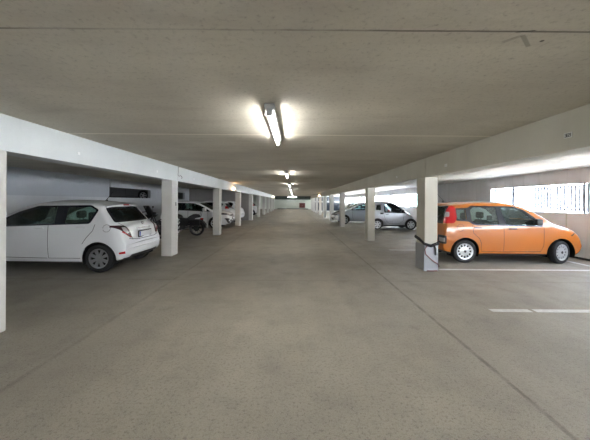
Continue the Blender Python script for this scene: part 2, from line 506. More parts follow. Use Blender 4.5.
def wheel(parent, name_, x, y, r, w, style, sgn, steer=0., rim=.68, mrim=None):
    """tyre with its hubcap; the outer face looks towards sgn*y"""
    bm = bmesh.new()
    prof = [(r*rim, -w/2+.01), (r*rim, w/2-.01), (r*.80, w/2), (r*.93, w/2-.008), (r*.985, w/2-.03), (r, w/2-.06), (r, -w/2+.06), (r*.985, -w/2+.03), (r*.93, -w/2+.008), (r*.8, -w/2)]
    lathe(bm, prof, 36, 'Y', closed=True)
    wh = finish(bm, 'wheel', M_tyre, parent, .5, (x, y, r), (0, 0, steer))
    bm = bmesh.new(); R = r*rim; o = sgn*(w/2-.018)
    # back disc
    lathe(bm, [(R*1.01, o-sgn*.06), (R*1.01, o-sgn*.045), (.01, o-sgn*.045), (.01, o-sgn*.06)], 30, 'Y', closed=True)
    bk = finish(bm, 'brake_disc', M_under, wh, .5)
    bm = bmesh.new()
    lathe(bm, [(R*1.02, o-sgn*.03), (R*1.02, o+sgn*.012), (R*.90, o+sgn*.006), (R*.86, o-sgn*.02)], 36, 'Y', closed=True)
    n = {'slots': 12, 'spokes': 8, 'five': 5, 'six': 6}[style]
    hub = {'slots': .58, 'spokes': .26, 'five': .24, 'six': .3}[style]
    lathe(bm, [(R*hub, o-sgn*.025), (R*hub, o+sgn*.0), (R*hub*.6, o+sgn*.008), (R*.12, o+sgn*.012), (.004, o+sgn*.012), (.004, o-sgn*.025)], 28, 'Y', closed=True)
    for k in range(n):
        a = 2*PI*(k+.5)/n
        wi = {'slots': .06, 'spokes': .12, 'five': .17, 'six': .2}[style]*R
        wo = {'slots': .09, 'spokes': .17, 'five': .13, 'six': .22}[style]*R
        ca, sa = math.cos(a), math.sin(a)
        q = []
        for rr, ww in ((R*hub*.9, wi), (R*.93, wo)):
            for sg in (-1, 1):
                px, pz = rr*ca-sg*ww*sa, rr*sa+sg*ww*ca
                for oo in (o-sgn*.02, o+sgn*.004): q.append(bm.verts.new((px, oo, pz)))
        for idx in ((0, 2, 6, 4), (1, 5, 7, 3), (0, 4, 5, 1), (2, 3, 7, 6), (0, 1, 3, 2), (4, 6, 7, 5)):
            bm.faces.new([q[i] for i in idx])
    bmesh.ops.recalc_face_normals(bm, faces=bm.faces[:])
    hc = finish(bm, 'hubcap', mrim or M_rim, wh, .5)
    if style == 'slots':
        bm = bmesh.new(); lathe(bm, [(R*.16, o+sgn*.011), (R*.16, o+sgn*.018), (.003, o+sgn*.02), (.003, o+sgn*.011)], 18, 'Y', closed=True)
        finish(bm, 'hub_badge', M_black, wh, .5)
    return wh

def seat_part(parent, x, y, zb=.28, back=.62, rest=True):
    bm = bmesh.new()
    box(bm, x-.05, x+.45, y-.25, y+.25, zb, zb+.2, .05)
    vs = box(bm, x-.14, x, y-.24, y+.24, zb+.12, zb+.12+back, .05)
    for v in bm.verts:
        if v.co.x < x+.01 and v.co.z > zb+.2: v.co.x -= (v.co.z-zb-.2)*.28
    o = finish(bm, 'seat', M_seat, parent, .6)
    if rest:
        bm = bmesh.new()
        zt = zb+.12+back
        box(bm, x-.30, x-.20, y-.13, y+.13, zt+.04, zt+.22, .045)
        for q in (-.06, .06): tube(bm, [(x-.25, y+q, zt-.03), (x-.25, y+q, zt+.08)], .008, 6)
        finish(bm, 'headrest', M_seat, o, .6)

def make_car(sp, loc, rz, label, group=None, name='car'):
    S = sp['shape']; hw = S.hw; L = S.L
    root = empty(name, loc, rz, label, 'car', group)
    sh = -L/2     # parts are built with x from the rear; slide them so that the root sits under the middle
    kids = []
    def add(o): kids.append(o); return o
    glassm = sp.get('glass', M_glass)
    cuts = []                                     # every opening in the skin
    side = [rpoly(p, .035) for p in sp['side_windows']]
    for p in side: cuts.append(lambda p=p: prism_bm(p, -2, 2))
    ws, rw = sp['windshield'], sp['rear_window']
    wsp = rpoly(ws[0], .06); rwp = rpoly(rw[0], .05)
    cuts.append(lambda: prism_bm(wsp, ws[1], L+1, 'yz')); cuts.append(lambda: prism_bm(rwp, -1, rw[1], 'yz'))
    ra = sp['ra']
    def cyl(x, sg):
        bm = bmesh.new()
        n = 40; A = []; B = []
        y0, y1 = sg*(hw-.30), sg*(hw+.15)
        for k in range(n):
            a = 2*PI*k/n
            A.append(bm.verts.new((x+ra*math.cos(a), y0, sp['r']+ra*math.sin(a)))); B.append(bm.verts.new((x+ra*math.cos(a), y1, sp['r']+ra*math.sin(a))))
        bm.faces.new(A); bm.faces.new(B[::-1])
        for k in range(n): bm.faces.new((A[k], B[k], B[(k+1) % n], A[(k+1) % n]))
        bmesh.ops.recalc_face_normals(bm, faces=bm.faces[:]); return bm
    for x in sp['axles']:
        for sg in (-1, 1): cuts.append(lambda x=x, sg=sg: cyl(x, sg))
    me = S.shell(0, .028)
    for c in cuts: me = boolean(me, bm_to_me(c()), 'DIFFERENCE')
    body = me_obj(me, 'body', [sp['paint'], M_under, sp.get('cloth', M_seat)], root, .55); add(body)
    bmat = body.data
    ctr_z = .75
    for p in bmat.polygons:
        c = p.center; n = p.normal
        if c.z < .42 and n.z < -.75: p.material_index = 1
        else:
            inward = (Vector((0, c.y, (c.z-.8))).dot(Vector((0, n.y, n.z))) < 0 and abs(n.x) < .9)
            fx_ = L/3.65
            if .5 < c.z < 1.36 and .75*fx_ < c.x < 1.72*fx_ and abs(c.y) < S.W(c.x, c.z)-.014: inward = True
            if c.z > .4 and inward and .35 < c.x < L-.5: p.material_index = 2
    # glass and its black surround
    for sgl, sg in ((1, 1), (-1, -1)):
        lo, hi = (.2, 2) if sg > 0 else (-2, -.2)
        for p in side:
            add(me_obj(S.patch([prism_bm(p, lo, hi)], -.006, .005), 'side_window', glassm, root))
        for sur, idx in sp['surrounds']:
            add(me_obj(S.patch([prism_bm(rpoly(sur, .05), lo, hi)], .003, .016, [prism_bm(side[i], -3, 3) for i in idx]), 'window_surround', M_trim, root))
    add(me_obj(S.patch([prism_bm(wsp, ws[1], L+1, 'yz')], -.006, .005), 'windshield', glassm, root))
    add(me_obj(S.patch([prism_bm(rwp, -1, rw[1], 'yz')], -.006, .005), 'rear_window', sp.get('rear_glass', glassm), root))
    if sp.get('rear_surround'):
        add(me_obj(S.patch([prism_bm(rpoly(sp['rear_surround'], .05), -1, rw[1], 'yz')], .003, .016, [prism_bm(rwp, -3, 5, 'yz')]), 'rear_window_surround', M_trim, root))
    # generic skin patches: (name, material, plane, polygon, lo, hi, out, thick, mirrored)
    for nm, mt, pl, poly, lo, hi, out, th, mir in sp['patches']:
        for sg in ((1, -1) if mir else (1,)):
            if pl == 'xz':
                pr = prism_bm(poly, *sorted((lo*sg, hi*sg)))
            else:
                pr = prism_bm([(a*sg, b) for a, b in poly], lo, hi, 'yz')
            res = S.patch([pr], out, th)
            if len(res.polygons): add(me_obj(res, nm, mt, root))
    # wheels in their arches
    r = sp['r']; w = sp.get('tw', .185)
    for i, x in enumerate(sp['axles']):
        for sg in (-1, 1):
            add(wheel(root, 'wheel', x, sg*(hw-w/2-.02), r, w, sp['wheel'], sg, sp.get('steer', 0.) if i == 1 else 0., mrim=sp.get('rim')))
            bm = bmesh.new(); n = 22; A = []; B = []
            for k in range(n+1):
                a = PI*(-.12+1.24*k/n)
                A.append(bm.verts.new((x+(ra-.004)*math.cos(a), sg*(hw-.29), r+(ra-.004)*math.sin(a))))
                B.append(bm.verts.new((x+(ra-.004)*math.cos(a), sg*(hw-.035), r+(ra-.004)*math.sin(a))))
            for k in range(n): bm.faces.new((A[k], B[k], B[k+1], A[k+1]))
            bm.faces.new(A)
            bmesh.ops.solidify(bm, geom=bm.faces[:], thickness=.006)
            add(finish(bm, 'wheel_arch_liner', M_under, root, .6))
    # door mirrors, handles
    for sg in (-1, 1):
        if 'mirror' in sp:
            mx, mz, mm = sp['mirror']; my = S.W(mx, mz)
            bm = bmesh.new(); r0 = mk = sp.get('mirror_k', 1.); box(bm, mx-.06*mk, mx+.09*mk, my+.02, my+.20*mk, mz-.06*mk, mz+.10*mk, .03)
            box(bm, mx-.02, mx+.05, my-.06, my+.06, mz-.05, mz+.0, .012)
            for v in bm.verts:
                v.co.x -= (v.co.y-my)*.18; v.co.y *= sg
            bmesh.ops.recalc_face_normals(bm, faces=bm.faces[:])
            add(finish(bm, 'door_mirror', mm, root, .6))
        for hx0, hx1, hz, hm in sp.get('handles', ()):
            y = S.W((hx0+hx1)/2, hz)
            bm = bmesh.new()
            box(bm, hx0, hx1, y+.006, y+.036, hz-.014, hz+.014, .008)
            box(bm, hx0, hx0+.03, y-.01, y+.02, hz-.012, hz+.012); box(bm, hx1-.03, hx1, y-.01, y+.02, hz-.012, hz+.012)
            for v in bm.verts: v.co.y *= sg
            bmesh.ops.recalc_face_normals(bm, faces=bm.faces[:])
            add(finish(bm, 'door_handle', hm, root, .6))
    # cabin
    if sp.get('cabin'):
        for x in sp['cabin']:
            for sg in (-1, 1): 
                n0 = len(bpy.data.objects); seat_part(root, x, sg*.36, .30, .60)
        for o in bpy.data.objects:
            if o.parent == root and o.name.startswith('seat'): add(o)
        xd = sp['dash']
        bm = bmesh.new(); box(bm, xd-.25, xd+.30, -hw+.16, hw-.16, .62, .93, .08)
        add(finish(bm, 'dashboard', M_seat, root, .6))
        bm = bmesh.new()
        sy = sp.get('driver', .36)
        ringp = [(xd-.38+.06*math.sin(a), sy+.18*math.cos(a), .88+.17*math.sin(a)) for a in [2*PI*k/20 for k in range(21)]]
        tube(bm, ringp, .014, 6)
        tube(bm, [(xd-.2, sy, .85), (xd-.38, sy, .88)], .03, 8)
        tube(bm, [(xd-.38, sy-.17, .88), (xd-.38, sy+.17, .88)], .012, 6)
        add(finish(bm, 'steering_wheel', M_black, root, .6))
    for fn in sp.get('extra', ()): 
        for o in fn(S, root): add(o)
    for o in kids: o.location.x += sh
    return root

def ex_plate(y0, y1, z0, z1, x, rot=0., blue=1, front=False, L=0):
    """number plate with its blue band, flat on the tail or nose"""
    def f(S, root):
        bm = bmesh.new(); box(bm, -.006, .006, y0, y1, z0, z1, .003)
        p = finish(bm, 'number_plate', M_plate, root, .5, (x, 0, 0))
        bm = bmesh.new(); d = .0075 if front else -.0075
        box(bm, min(0, d), max(0, d), (y1-.045) if (blue > 0) else y0+.005, (y1-.005) if (blue > 0) else y0+.045, z0+.005, z1-.005)
        finish(bm, 'plate_band', M_eu, p, .5)
        bm = bmesh.new(); f0, f1 = (-.02, -.002) if front else (.002, .02)
        box(bm, f0, f1, y0-.022, y1+.022, z0-.022, z1+.022, .003)
        finish(bm, 'plate_frame', M_black, p, .5)
        return [p]
    return f

def ex_antenna(x, z, dx, dz, y=0.):
    def f(S, root):
        bm = bmesh.new(); tube(bm, [(x, y, z-.02), (x, y, z+.02), (x+dx, y, z+dz)], [.012, .008, .003], 6)
        lathe(bm, [(.03, z-.02), (.028, z+.0), (.012, z+.018)], 12, 'Z', c=(x, y, 0))
        return [finish(bm, 'antenna', M_black, root, .6)]
    return f

def ex_wiper(pts, nm='rear_wiper', m=M_black if False else None):
    def f(S, root):
        bm = bmesh.new(); tube(bm, pts, .009, 6); return [finish(bm, nm, M_black, root, .6)]
    return f

# --- orange five-door car
pn = [(0.0, .56, 0.0, .44), (.008, .66, .01, .36), (.035, .80, .06, .28), (.06, .98, .15, .23), (.10, 1.20, .3, .21), (.15, 1.38, .4, .20), (.22, 1.475, .5, .20),
      (.42, 1.505, .7, .2), (.9, 1.545, 1.0, .2), (1.4, 1.55, 1.5, .2), (1.80, 1.51, 1.9, .2), (2.15, 1.40, 2.2, .2), (2.5, 1.21, 2.5, .2), (2.80, 1.04, 2.8, .2),
      (2.95, .99, 2.95, .2), (3.15, .95, 3.1, .2), (3.35, .88, 3.3, .2), (3.5, .79, 3.45, .21), (3.6, .68, 3.55, .25), (3.642, .57, 3.62, .32), (3.65, .5, 3.65, .42)]
S_or = Shape(pn, .82, .95, .27, .045, .25, .05, .10, .05)
q = .011
orange = dict(
    shape=S_or, paint=M_orange, axles=(.567, 2.90), r=.29, ra=.345, tw=.175, wheel='slots', steer=0.30, glass=M_glass_o,
    side_windows=[[(.39, 1.09), (.62, 1.08), (.62, 1.325), (.39, 1.325)],
                  [(.78, .985), (1.38, .965), (1.36, 1.385), (.80, 1.385), (.73, 1.32), (.73, 1.05)],
                  [(1.58, .955), (2.34, .945), (2.32, 1.05), (2.0, 1.30), (1.80, 1.375), (1.47, 1.385)]],
    surrounds=[([(.34, 1.05), (.66, 1.03), (.70, 1.0), (.78, .945), (2.46, .915), (2.36, 1.08), (2.04, 1.335), (1.80, 1.415), (.76, 1.425), (.68, 1.37), (.34, 1.36)], (0, 1, 2))],
    windshield=([(-.68, 1.04), (.68, 1.04), (.60, 1.40), (-.60, 1.40)], 1.9),
    rear_window=([(-.60, 1.02), (.60, 1.02), (.58, 1.38), (-.58, 1.38)], .34),
    rear_surround=[(-.66, .97), (.66, .97), (.64, 1.42), (-.64, 1.42)],
    patches=[
        ('tail_light', M_red, 'xz', rpoly([(.02, .985), (.30, .985), (.37, 1.10), (.37, 1.37), (.28, 1.44), (.10, 1.44), (.02, 1.2)], .05), .655, 1.2, .010, .03, True),
        ('tail_light_lens', M_clear, 'xz', rpoly([(.10, 1.14), (.20, 1.14), (.22, 1.27), (.12, 1.27)], .03), .655, 1.2, .013, .01, True),
        ('door_seam', M_seam, 'xz', strip([(.74, .95), (.76, .75), (.90, .62), (.95, .5), (.96, .30), (1.5, .29), (1.5, .95)], q), .3, 1.2, .0012, .004, True),
        ('door_seam', M_seam, 'xz', strip([(1.515, .29), (2.40, .31), (2.46, .45), (2.47, .93)], q), .3, 1.2, .0012, .004, True),
        ('side_skirt', M_black, 'xz', [(.93, .18), (2.54, .18), (2.54, .245), (.93, .245)], .3, 1.2, .008, .02, True),
        ('rear_bumper_corner', M_black, 'xz', rpoly([(-.1, .47), (.115, .47), (.115, .68), (-.1, .68)], .03), .52, 1.2, .008, .02, True),
        ('rear_skirt', M_black, 'xz', [(-.1, .15), (.24, .15), (.24, .26), (-.1, .33)], .3, 1.2, .006, .02, True),
        ('reverse_light', M_clear, 'xz', rpoly([(-.1, .52), (.075, .52), (.075, .62), (-.1, .62)], .02), .6, 1.2, .012, .02, True),
        ('fuel_flap_seam', M_seam, 'xz', strip([(.45+.085*math.cos(a), .88+.085*math.sin(a)) for a in [2*PI*k/17 for k in range(17)]], .006), -1.2, -.3, .0012, .004, False),
        ('fender_trim', M_black, 'xz', strip([(3.14, .70), (3.28, .79), (3.37, .90)], .028), .3, 1.2, .004, .01, True),
        ('head_light', M_clear, 'yz', rpoly([(.42, .66), (.72, .70), (.74, .84), (.46, .82)], .04), 3.2, 4, .006, .02, True),
        ('front_grille', M_black, 'yz', rpoly([(-.5, .38), (.5, .38), (.46, .52), (-.46, .52)], .03), 3.3, 4, .006, .02, False),
        ('hood_seam', M_seam, 'xy' if False else 'yz', strip([(-.70, .93), (-.6, .965), (.6, .965), (.70, .93)], q), 2.7, 4, .0012, .004, False),
    ],
    mirror=(2.27, 1.02, M_black), mirror_k=.95, handles=((.78, .95, .885, M_black), (1.62, 1.80, .865, M_black)),
    cabin=(1.02, 1.86), dash=2.45, driver=.36,
    extra=[ex_antenna(.40, 1.535, -.16, .20), ex_plate(-.26, .26, .74, .85, .018, blue=1), ex_wiper([(.06, -.05, 1.02), (.10, -.3, 1.12), (.13, -.45, 1.2)])],
)
# --- white hatchback near left
yn = [(0.0, .60, 0.0, .48), (.008, .68, .01, .37), (.04, .755, .06, .29), (.075, .86, .15, .25), (.12, .955, .28, .23), (.27, 1.035, .40, .22), (.42, 1.19, .52, .21), (.54, 1.33, .62, .2), (.585, 1.40, .70, .2),
      (.72, 1.455, .85, .2), (1.15, 1.50, 1.25, .2), (1.65, 1.505, 1.7, .2), (2.05, 1.455, 2.1, .2), (2.4, 1.32, 2.4, .2), (2.75, 1.14, 2.7, .2), (3.02, 1.0, 3.0, .2), (3.3, .94, 3.25, .2), (3.58, .83, 3.5, .2),
      (3.76, .72, 3.68, .22), (3.86, .60, 3.8, .28), (3.89, .5, 3.885, .4)]
S_ya = Shape(yn, .848, .98, .27, .05, .25, .07, .10, .09)
hatch_patches = [
    ('tail_light', M_smoke, 'yz', rpoly([(.95, .968), (.95, .985), (.61, .965), (.54, .72), (.575, .70), (.70, .80), (.80, .93)], .015), -1, .36, .012, .03, True),
    ('tail_light_lens', M_clear, 'yz', rpoly([(.62, .80), (.73, .86), (.72, .935), (.63, .93), (.60, .83)], .02), -1, .42, .015, .01, True),
    ('brake_lens', M_red, 'yz', rpoly([(.565, .72), (.585, .715), (.76, .835), (.74, .855)], .01), -1, .42, .016, .01, True),
    ('reflector', M_red, 'xz', rpoly([(.07, .385), (.18, .38), (.18, .42), (.07, .44)], .012), .5, 1.2, .006, .012, True),
    ('bumper_seam', M_seam, 'yz', strip([(-.62, .69), (-.4, .655), (.4, .655), (.62, .69)], .012), -1, .5, .0012, .004, False),
    ('tailgate_seam', M_seam, 'yz', strip([(.53, .66), (.535, .80), (.60, 1.02)], .012), -1, .6, .0012, .004, True),
    ('door_seam', M_seam, 'xz', strip([(.66, 1.0), (.70, .87), (.83, .72), (.91, .60)], .01), .3, 1.2, .0012, .004, True),
    ('door_seam', M_seam, 'xz', strip([(.96, .30), (1.61, .30), (1.62, .98)], .01), .3, 1.2, .0012, .004, True),
    ('door_seam', M_seam, 'xz', strip([(1.635, .30), (2.60, .32), (2.68, .5), (2.66, .95)], .01), .3, 1.2, .0012, .004, True),
    ('fuel_flap_seam', M_seam, 'xz', strip([(.42+.075*math.cos(a), .92+.075*math.sin(a)) for a in [2*PI*k/17 for k in range(17)]], .006), .3, 1.2, .0012, .004, False),
    ('rear_diffuser', M_black, 'yz', rpoly([(-.62, .15), (.62, .15), (.56, .345), (-.56, .345)], .03), -1, .35, .006, .02, False),
    ('head_light', M_clear, 'yz', rpoly([(.42, .66), (.78, .74), (.76, .86), (.46, .78)], .04), 3.3, 4.2, .006, .02, True),
    ('front_grille', M_black, 'yz', rpoly([(-.5, .30), (.5, .30), (.56, .48), (-.56, .48)], .03), 3.4, 4.2, .006, .02, False),
]
def ex_spoiler(S, root):
    bm = bmesh.new(); n = 10; rows = []
    for k in range(n+1):
        y = -.60+1.2*k/n; d = .05*(y/.6)**2; zz = -.035*(y/.6)**2
        rows.append([bm.verts.new(p) for p in ((.50+d, y, 1.405+zz), (.50+d, y, 1.375+zz), (.62+d, y, 1.35+zz), (.78+d, y, 1.44+zz), (.76+d, y, 1.468+zz))])
    for a, b in zip(rows, rows[1:]):
        for i in range(5): bm.faces.new((a[i], a[(i+1) % 5], b[(i+1) % 5], b[i]))
    bm.faces.new(rows[0]); bm.faces.new(rows[-1]); bmesh.ops.recalc_face_normals(bm, faces=bm.faces[:])
    s = finish(bm, 'roof_spoiler', M_white, root, .6)
    bm = bmesh.new(); box(bm, .485, .51, -.10, .10, 1.383, 1.408, .004)
    b = finish(bm, 'high_brake_light', M_red, root, .5)
    return [s, b]
def ex_badge(S, root):
    bm = bmesh.new()
    for rx, rz in ((.05, .033), (.022, .032)):
        tube(bm, [(.115, rx*math.cos(a), .985+rz*math.sin(a)) for a in [2*PI*k/16 for k in range(17)]], .005, 6)
    tube(bm, [(.115, .045*math.cos(a), 1.004+.01*math.sin(a)) for a in [2*PI*k/12 for k in range(13)]], .004, 6)
    o = finish(bm, 'tailgate_badge', M_chrome, root, .6)
    bm = bmesh.new(); box(bm, .075, .105, -.30, .30, .865, .895, .008)
    return [o, finish(bm, 'tailgate_trim', M_chrome, root, .6)]
yaris = dict(
    shape=S_ya, paint=M_white, axles=(.585, 3.095), r=.295, ra=.345, wheel='spokes', rim=M_rimdk,
    side_windows=[[(.80, 1.045), (1.30, 1.015), (1.28, 1.36), (.82, 1.36), (.68, 1.29)],
                  [(1.50, 1.01), (2.72, .97), (2.60, 1.04), (2.25, 1.215), (1.88, 1.335), (1.50, 1.372)]],
    surrounds=[([(.77, 1.01), (2.84, .93), (2.66, 1.06), (2.28, 1.25), (1.90, 1.375), (.82, 1.395), (.63, 1.30)], (0, 1))],
    windshield=([(-.70, 1.03), (.70, 1.03), (.60, 1.38), (-.60, 1.38)], 1.95),
    rear_window=([(-.60, 1.06), (.60, 1.06), (.53, 1.33), (-.53, 1.33)], .9),
    rear_surround=[(-.68, 1.03), (.68, 1.03), (.60, 1.355), (-.60, 1.355)], rear_glass=M_glass,
    patches=hatch_patches, mirror=(2.55, 1.02, M_white), handles=((.86, 1.03, .945, M_white), (1.70, 1.88, .925, M_white)),
    cabin=(1.25, 2.05), dash=2.65, driver=.36,
    extra=[ex_spoiler, ex_badge, ex_antenna(.95, 1.50, -.16, .22), ex_plate(-.20, .32, .70, .81, .012, blue=1), ex_wiper([(.30, 0, 1.045), (.40, -.2, 1.10), (.43, -.34, 1.13)])],
)
# --- compact hatchback, nose towards the aisle, and its silver sister
def hatch_nodes(H, L, blunt=False):
    if blunt:
        y2 = [n for n in yn if n[0] < 3.2]+[(3.3, .98, 3.25, .2), (3.55, .93, 3.5, .2), (3.74, .85, 3.68, .21), (3.84, .74, 3.8, .25), (3.88, .62, 3.86, .31), (3.89, .52, 3.885, .40)]
        return [(a*L/3.89, (.5+(b-.5)*(H-.5)/1.0) if b > .5 else b, c*L/3.89, d) for a, b, c, d in y2]
    k = L/3.9; h = H/1.5
    return [(a*k, (.5+(b-.5)*(H-.5)/1.0) if b > .5 else b, c*k, d) for a, b, c, d in yn]
def far_patches(L, k=1.):
    return [
        ('tail_light', M_red, 'yz', rpoly([(.62, .84), (.95, .88), (.95, 1.04), (.66, 1.02), (.56, .84)], .04), -1, .45, .010, .03, True),
        ('head_light', M_clear, 'yz', rpoly([(.40, .66), (.86, .74), (.84, .84), (.44, .75)], .03), L-.6, L+1, .008, .02, True),
        ('front_grille', M_black, 'yz', rpoly([(-.34, .30), (.34, .30), (.38, .45), (-.38, .45)], .03), L-.5, L+1, .008, .02, False),
        ('bumper_intake', M_black, 'yz', rpoly([(.47, .33), (.66, .33), (.74, .56), (.55, .46)], .02), L-.6, L+1, .008, .02, True),
        ('door_seam', M_seam, 'xz', strip([(1.08*k, .31), (1.60*k, .30), (1.60*k, .98)], .012), .3, 1.2, .0012, .004, True),
        ('door_seam', M_seam, 'xz', strip([(2.60*k, .32), (2.68*k, .5), (2.66*k, .95)], .012), .3, 1.2, .0012, .004, True),
    ]
def hatch_spec(H, L, paint, hw=.84, wheel_='five', patches=None, res=4, glass=None, extra=None, cabin=True, blunt=False):
    k = L/3.9; f = (H-.5)
    Z = lambda z: .5+(z-.5)*f
    return dict(
        shape=Shape(hatch_nodes(H, L, blunt), hw, Z(.98), .27, .05, .16 if blunt else .28, .08, .12, .08, res=res), paint=paint, axles=(.585*k, L-.82), r=.30, ra=.35, wheel=wheel_,
        side_windows=[[(.80*k, Z(1.045)), (1.30*k, Z(1.015)), (1.28*k, Z(1.36)), (.82*k, Z(1.36)), (.70*k, Z(1.29))],
                      [(1.42*k, Z(1.01)), (2.72*k, Z(.97)), (2.60*k, Z(1.04)), (2.25*k, Z(1.215)), (1.88*k, Z(1.335)), (1.42*k, Z(1.375))]],
        surrounds=[([(.77*k, Z(1.01)), (2.84*k, Z(.93)), (2.66*k, Z(1.06)), (2.28*k, Z(1.25)), (1.90*k, Z(1.375)), (.82*k, Z(1.395)), (.63*k, Z(1.30))], (0, 1))],
        windshield=([(-.70, Z(1.03)), (.70, Z(1.03)), (.60, Z(1.38)), (-.60, Z(1.38))], 1.95*k),
        rear_window=([(-.60, Z(1.06)), (.60, Z(1.06)), (.53, Z(1.33)), (-.53, Z(1.33))], .9*k),
        patches=far_patches(L, k) if patches is None else patches, mirror=(2.55*k, Z(1.02), paint), handles=((.86*k, 1.03*k, .93, paint), (1.70*k, 1.88*k, .92, paint)),
        cabin=(1.25*k, 2.05*k) if cabin else None, dash=2.65*k, glass=glass or M_glass, extra=extra or [])
# --- tiny two-seater
sn = [(0, .52, 0, .44), (.01, .75, .02, .32), (.05, 1.0, .1, .25), (.14, 1.3, .2, .21), (.27, 1.47, .35, .2), (.55, 1.54, .6, .2), (.95, 1.55, .95, .2), (1.25, 1.50, 1.25, .2), (1.55, 1.36, 1.55, .2), (1.85, 1.15, 1.85, .2),
      (2.03, 1.01, 2.05, .2), (2.2, .93, 2.2, .2), (2.36, .80, 2.3, .22), (2.46, .65, 2.42, .28), (2.5, .52, 2.5, .4)]
smart = dict(
    shape=Shape(sn, .76, .93, .26, .05, .2, .08, .08, .05, res=4), paint=M_silver2, axles=(.36, 2.17), r=.285, ra=.335, tw=.17, wheel='six', glass=M_glass_o,
    side_windows=[[(.80, .97), (1.72, .95), (1.62, 1.10), (1.30, 1.33), (1.08, 1.39), (.78, 1.39)],
                  [(.28, 1.08), (.55, 1.05), (.55, 1.34), (.34, 1.34)]],
    surrounds=[([(.72, .93), (1.92, .90), (1.66, 1.14), (1.33, 1.37), (1.10, 1.425), (.72, 1.425)], (0,))],
    windshield=([(-.62, 1.08), (.62, 1.08), (.54, 1.42), (-.54, 1.42)], 1.1),
    rear_window=([(-.55, 1.05), (.55, 1.05), (.5, 1.36), (-.5, 1.36)], .6),
    patches=[('tail_light', M_red, 'xz', rpoly([(.0, .70), (.10, .70), (.10, .86), (.0, .86)], .03), .5, 1., .01, .02, True),
             ('air_intake', M_black, 'xz', rpoly([(.50, .84), (.68, .84), (.68, .93), (.50, .93)], .03), .5, 1., .006, .02, True),
             ('door_seam', M_seam, 'xz', strip([(.70, .95), (.72, .72), (.86, .45), (1.0, .34), (1.55, .34), (1.74, .50), (1.80, .93)], .012), .3, 1., .0012, .004, True),
             ('side_skirt', M_black, 'xz', [(.70, .18), (1.84, .18), (1.84, .27), (.70, .27)], .3, 1., .008, .02, True),
             ('head_light', M_clear, 'yz', rpoly([(.36, .62), (.64, .66), (.62, .82), (.40, .78)], .04), 2., 3, .008, .02, True)],
    mirror=(1.70, 1.0, M_black), handles=((.80, .94, .83, M_black),), cabin=(.85,), dash=1.65)

# ---- place the cars (rear, nose and wheels where they stand in the bays)
G_car = 'parked cars'
def place(sp, xr, yn_, facing, label, dyaw=0., name='car'):
    """xr: world x of the rear end; facing +1 nose to +x, -1 nose to -x; yn_: y of the near flank"""
    L = sp['shape'].L; hw = sp['shape'].hw
    cx = xr+facing*L/2
    return make_car(sp, (cx, yn_+hw, 0), (0 if facing > 0 else PI)+dyaw, label, G_car, name)

place(orange, 3.71, 7.14, 1, 'orange five-door hatchback with silver hubcaps parked nose to the low concrete wall', math.radians(-1.5))
place(yaris, -3.43, 5.94, -1, 'nearest white hatchback on the left, its rear plate and tail lights facing the aisle')
kia_patches = [
    ('head_light', M_darkglass, 'yz', rpoly([(.44, .70), (.90, .78), (.88, .90), (.50, .82)], .03), 3.2, 5, .008, .02, True),
    ('head_light_lens', M_clear, 'yz', rpoly([(.52, .735), (.66, .76), (.66, .82), (.54, .80)], .02), 3.2, 5, .012, .01, True),
    ('upper_grille', M_black, 'yz', rpoly([(-.38, .68), (.38, .68), (.42, .76), (-.42, .76)], .02), 3.3, 5, .006, .02, False),
    ('front_grille', M_black, 'yz', rpoly([(-.36, .28), (.36, .28), (.30, .46), (-.30, .46)], .03), 3.3, 5, .008, .02, False),
    ('bumper_intake', M_black, 'yz', rpoly([(.46, .30), (.70, .30), (.78, .58), (.60, .56)], .03), 3.2, 5, .008, .02, True),
    ('door_seam', M_seam, 'xz', strip([(1.60, .30), (1.60, .98)], .012), .3, 1.2, .0012, .004, True),
    ('door_seam', M_seam, 'xz', strip([(2.60, .32), (2.68, .5), (2.66, .95)], .012), .3, 1.2, .0012, .004, True)]
kia = hatch_spec(1.49, 3.85, M_white, patches=kia_patches, blunt=True, extra=[ex_plate(-.24, .24, .52, .62, 3.87, front=True)])
place(kia, -7.27, 15.5, 1, 'white car with its nose and headlights towards the aisle, behind the black motorcycle')
silver_patches = [
    ('nose_panel', M_black, 'yz', rpoly([(-.72, .60), (.72, .60), (.80, .93), (-.80, .93)], .05), 3.5, 5, .006, .02, False),
    ('front_bumper', M_white, 'yz', rpoly([(-.95, .22), (.95, .22), (.95, .58), (-.95, .58)], .05), 3.75, 5, .009, .02, False),
    ('bumper_grille', M_black, 'yz', rpoly([(-.4, .28), (.4, .28), (.46, .44), (-.46, .44)], .03), 3.5, 5, .014, .02, False),
    ('head_light', M_clear, 'yz', rpoly([(.50, .64), (.92, .72), (.9, .86), (.56, .80)], .03), 3.3, 5, .010, .02, True),
    ('door_seam', M_seam, 'xz', strip([(2.75, .32), (2.83, .5), (2.80, .95)], .012), .3, 1.2, .0012, .004, True),
    ('tail_light', M_red, 'yz', rpoly([(.62, .84), (.95, .88), (.95, 1.04), (.66, 1.02), (.56, .84)], .04), -1, .45, .010, .03, True)]
silver = hatch_spec(1.50, 4.15, M_silver, hw=.86, patches=silver_patches, glass=M_glass_o)
place(silver, 6.72, 19.3, -1, 'silver car with black nose and white bumper, standing behind the tiny two-seater')
place(smart, 4.16, 15.65, 1, 'tiny silver two-seater car seen side-on between two columns on the right')
fp = far_patches(3.95, 3.95/3.9); fp[0] = ('tail_light', M_red, 'yz', rpoly([(.60, 1.0), (.95, 1.02), (.95, 1.17), (.66, 1.20), (.56, 1.08)], .03), -1, .5, .012, .03, True)
far = hatch_spec(1.52, 3.95, M_white, patches=fp, res=3, cabin=False, glass=M_glass_d)
w3 = place(far, -3.85, 18.3, -1, 'white car showing a red tail light just behind the white car parked nose out')
w3['group'] = G_car
